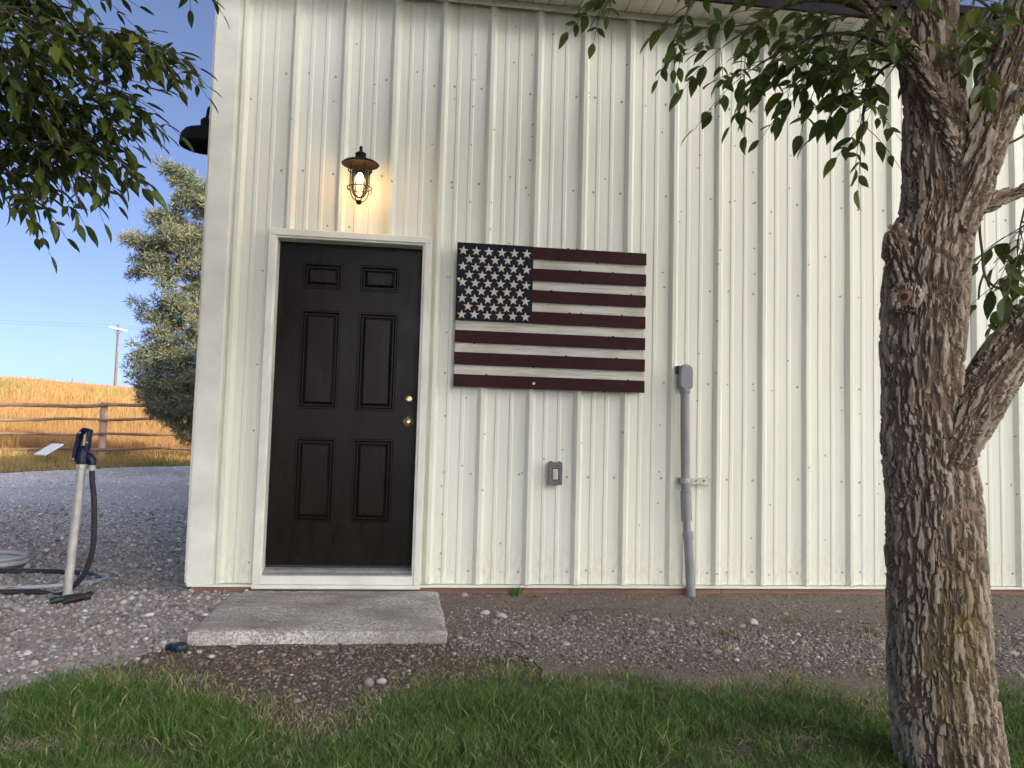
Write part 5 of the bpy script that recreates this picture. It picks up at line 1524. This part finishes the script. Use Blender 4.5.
for c, r, nn in (((-4.6, -2.3, 3.3), (1.3, 1.4, 0.8), 420), ((-3.2, -2.9, 3.5), (1.3, 1.4, 0.6), 460), ((-5.2, -2.3, 4.6), (1.4, 1.4, 1.0), 200), ((-4.3, -2.5, 2.35), (0.45, 0.5, 0.3), 150), ((-3.4, -4.2, 3.3), (1.2, 1.2, 0.6), 240)):
    FLf.cloud(c, r, nn)
for c, r, nn in (((-6.0, -3.4, 3.0), (1.7, 1.8, 1.7), 900), ((-5.6, -4.6, 3.2), (1.6, 1.5, 1.2), 500)):  # unseen left crown enlarged to darken the left sides of the wall ribs
    FLf.cloud(c, r, nn, 1.9)
FLf.finish(TL, (0.075, 0.112, 0.024), SLIM)

# ------------------------------------------------------------------ pine behind the shed
PT = thing('pine_tree', (-5.75, 11.1, 0.05), 'grey green pine half hidden behind the shed corner', 'tree')
px_, py_ = -5.80, 11.1
MB().tube([(px_ + 0.02, py_, -0.2), (px_, py_, 1.5), (px_ - 0.05, py_ - 0.05, 3.0), (px_ - 0.15, py_ - 0.1, 4.4), (px_ - 0.3, py_ - 0.15, 5.3)], [.17, .14, .11, .07, .03], 14).build('trunk', 'pine_bark', PT, smooth=True)
NB_P, NB_D, NB_L, NB_C = [], [], [], []
def tuft(c, r, n_, col):
    for _ in range(n_):
        q = np.array([random.gauss(0, 1), random.gauss(0, 1), random.gauss(0, 0.75)]); q = q / np.linalg.norm(q) * random.random() ** 0.45
        d = q + np.array([random.gauss(0, .35), random.gauss(0, .35), random.gauss(0.25, .35)])
        NB_P.append(c + q * np.array([r, r, r * 0.72])); NB_D.append(d / np.linalg.norm(d)); NB_L.append(random.uniform(0.06, 0.13)); NB_C.append(np.array(col) * random.uniform(0.65, 1.35))
def pine_limb(z0, tip, n_t, rad):
    a = Vector((px_ - 0.07 * max(0, z0 - 2), py_ - 0.05, z0)); b = Vector(tip)
    mid = a.lerp(b, 0.5) + Vector((0, 0, 0.10))
    sp = smoothpts([a, mid, b], 6)
    MB().tube(sp, list(np.linspace(0.045, 0.010, len(sp))), 7).build('limb', 'pine_bark', PT, smooth=True)
    n_t = int(n_t * 1.7)
    for k in range(n_t):
        t = 0.22 + 0.78 * (k + random.random()) / n_t
        i = min(int(t * (len(sp) - 1)), len(sp) - 2); q = sp[i].lerp(sp[i + 1], random.random())
        sub = Vector((random.uniform(-.32, .32), random.uniform(-.5, .5), random.uniform(-.24, .26))) * (0.6 + 0.6 * (1 - t))
        c = q + sub
        if sub.length > 0.15:
            MB_T.tube([q, c], [0.008, 0.004], 4, cap=False)
        tuft(np.array(c), 1.15 * rad * random.uniform(0.7, 1.2), int(150 * random.uniform(0.7, 1.3)), random.choice([(0.12, 0.145, 0.095), (0.15, 0.168, 0.105), (0.18, 0.182, 0.105)]))
MB_T = MB()
LIMBS = [(4.9, (-6.78, 10.85, 5.86), 16, 0.13), (4.7, (-6.3, 10.7, 5.5), 16, 0.16), (4.4, (-6.9, 10.9, 4.95), 16, 0.15), (4.0, (-7.42, 11.0, 4.42), 20, 0.15), (3.7, (-7.30, 11.0, 4.02), 16, 0.15), (4.1, (-6.6, 10.6, 4.55), 14, 0.17),
         (3.3, (-6.8, 10.8, 3.72), 7, 0.13), (3.0, (-7.15, 11.1, 3.18), 16, 0.16), (2.7, (-6.95, 11.0, 2.85), 14, 0.16), (2.4, (-7.10, 11.1, 2.40), 16, 0.16), (2.1, (-7.14, 11.1, 2.16), 18, 0.17), (1.9, (-6.9, 10.8, 1.80), 18, 0.18), (1.6, (-7.08, 11.1, 1.62), 18, 0.17),
         (1.4, (-6.85, 11.1, 1.30), 16, 0.15), (1.2, (-6.45, 11.1, 0.98), 9, 0.13), (1.2, (-6.2, 11.1, 0.72), 6, 0.12)]
for z0, tip, nt, rad in LIMBS:
    pine_limb(z0, tip, nt, rad)
for z0 in np.linspace(1.2, 5.0, 13):
    a = random.uniform(-1.2, 1.9); L_ = 1.5 - 0.22 * (z0 - 1)
    pine_limb(z0, (px_ + L_ * math.cos(a), py_ + L_ * math.sin(a), z0 + 0.25), 10, 0.17)
P_ = np.array(NB_P); D_ = np.array(NB_D); L_ = np.array(NB_L)
side = np.cross(D_, RNG.normal(size=D_.shape)); side /= np.linalg.norm(side, axis=1, keepdims=True)
V = np.stack([P_ - side * 0.010, P_ + side * 0.010, P_ + D_ * L_[:, None]], 1)
F = np.arange(len(P_) * 3).reshape(-1, 3)
stuff(np_mesh('crown', V.reshape(-1, 3), F, 'needle', PT, tint=np.repeat(np.array(NB_C), 3, 0)))
stuff(MB_T.build('twigs', 'pine_bark', PT, fix=False))

# ------------------------------------------------------------------ unseen poplar row added behind the viewer to shade yard and wall
w_s = Vector((math.cos(SUN_AZ), math.sin(SUN_AZ), 0)); w_p = Vector((-w_s.y, w_s.x, 0))
w_c = Vector((-7.0, 10.7, 0)) + w_s * 57
for k in range(12):
    q = w_c + w_p * (-16.0 + 2.4 * k) + w_s * random.uniform(-0.8, 0.8)
    g0 = float(terrain(q.x, q.y)); top = 57 * math.tan(SUN_EL) + random.uniform(0.1, 0.9)
    t_ = thing('added_shade_poplar', (q.x, q.y, g0), 'tall columnar poplar added unseen behind the viewer to cast shade', 'tree', 'added shade poplars behind the viewer')
    MB().tube([(q.x, q.y, g0 - 0.3), (q.x + 0.1, q.y, g0 + 5), (q.x, q.y + 0.1, g0 + 12), (q.x, q.y, g0 + top - 1.5)], [0.42, 0.33, 0.2, 0.05], 12).build('trunk', 'twig', t_, smooth=True)
    n_ = 5600
    zz = RNG.uniform(0.02, 1, n_); rr = np.sqrt(RNG.random(n_)) * 2.7 * np.clip((1.0 - zz) / 0.06, 0.45, 1) * np.clip(0.5 + zz * 3, 0, 1) * (1 + 0.25 * (vnoise(zz * 9, zz * 0 + k, seed=5) - 0.5))
    aa = RNG.uniform(0, 6.28, n_)
    C_ = np.stack([q.x + rr * np.cos(aa), q.y + rr * np.sin(aa), g0 + 0.4 + zz * (top - 0.5)], -1)
    u_ = RNG.normal(size=(n_, 3)); u_ /= np.linalg.norm(u_, axis=1, keepdims=True)
    v_ = np.cross(u_, RNG.normal(size=(n_, 3))); v_ /= np.linalg.norm(v_, axis=1, keepdims=True)
    sz = RNG.uniform(0.22, 0.36, (n_, 1))
    V = np.stack([C_ - u_ * sz, C_ + v_ * sz * 0.7, C_ + u_ * sz, C_ - v_ * sz * 0.7], 1).reshape(-1, 3)
    tt = np.array([(0.06, 0.10, 0.03)]) * (1 + RNG.uniform(-0.3, 0.3, (n_, 1)))
    stuff(np_mesh('crown', V, np.arange(n_ * 4).reshape(-1, 4), 'leaf', t_, tint=np.repeat(tt, 4, 0)))
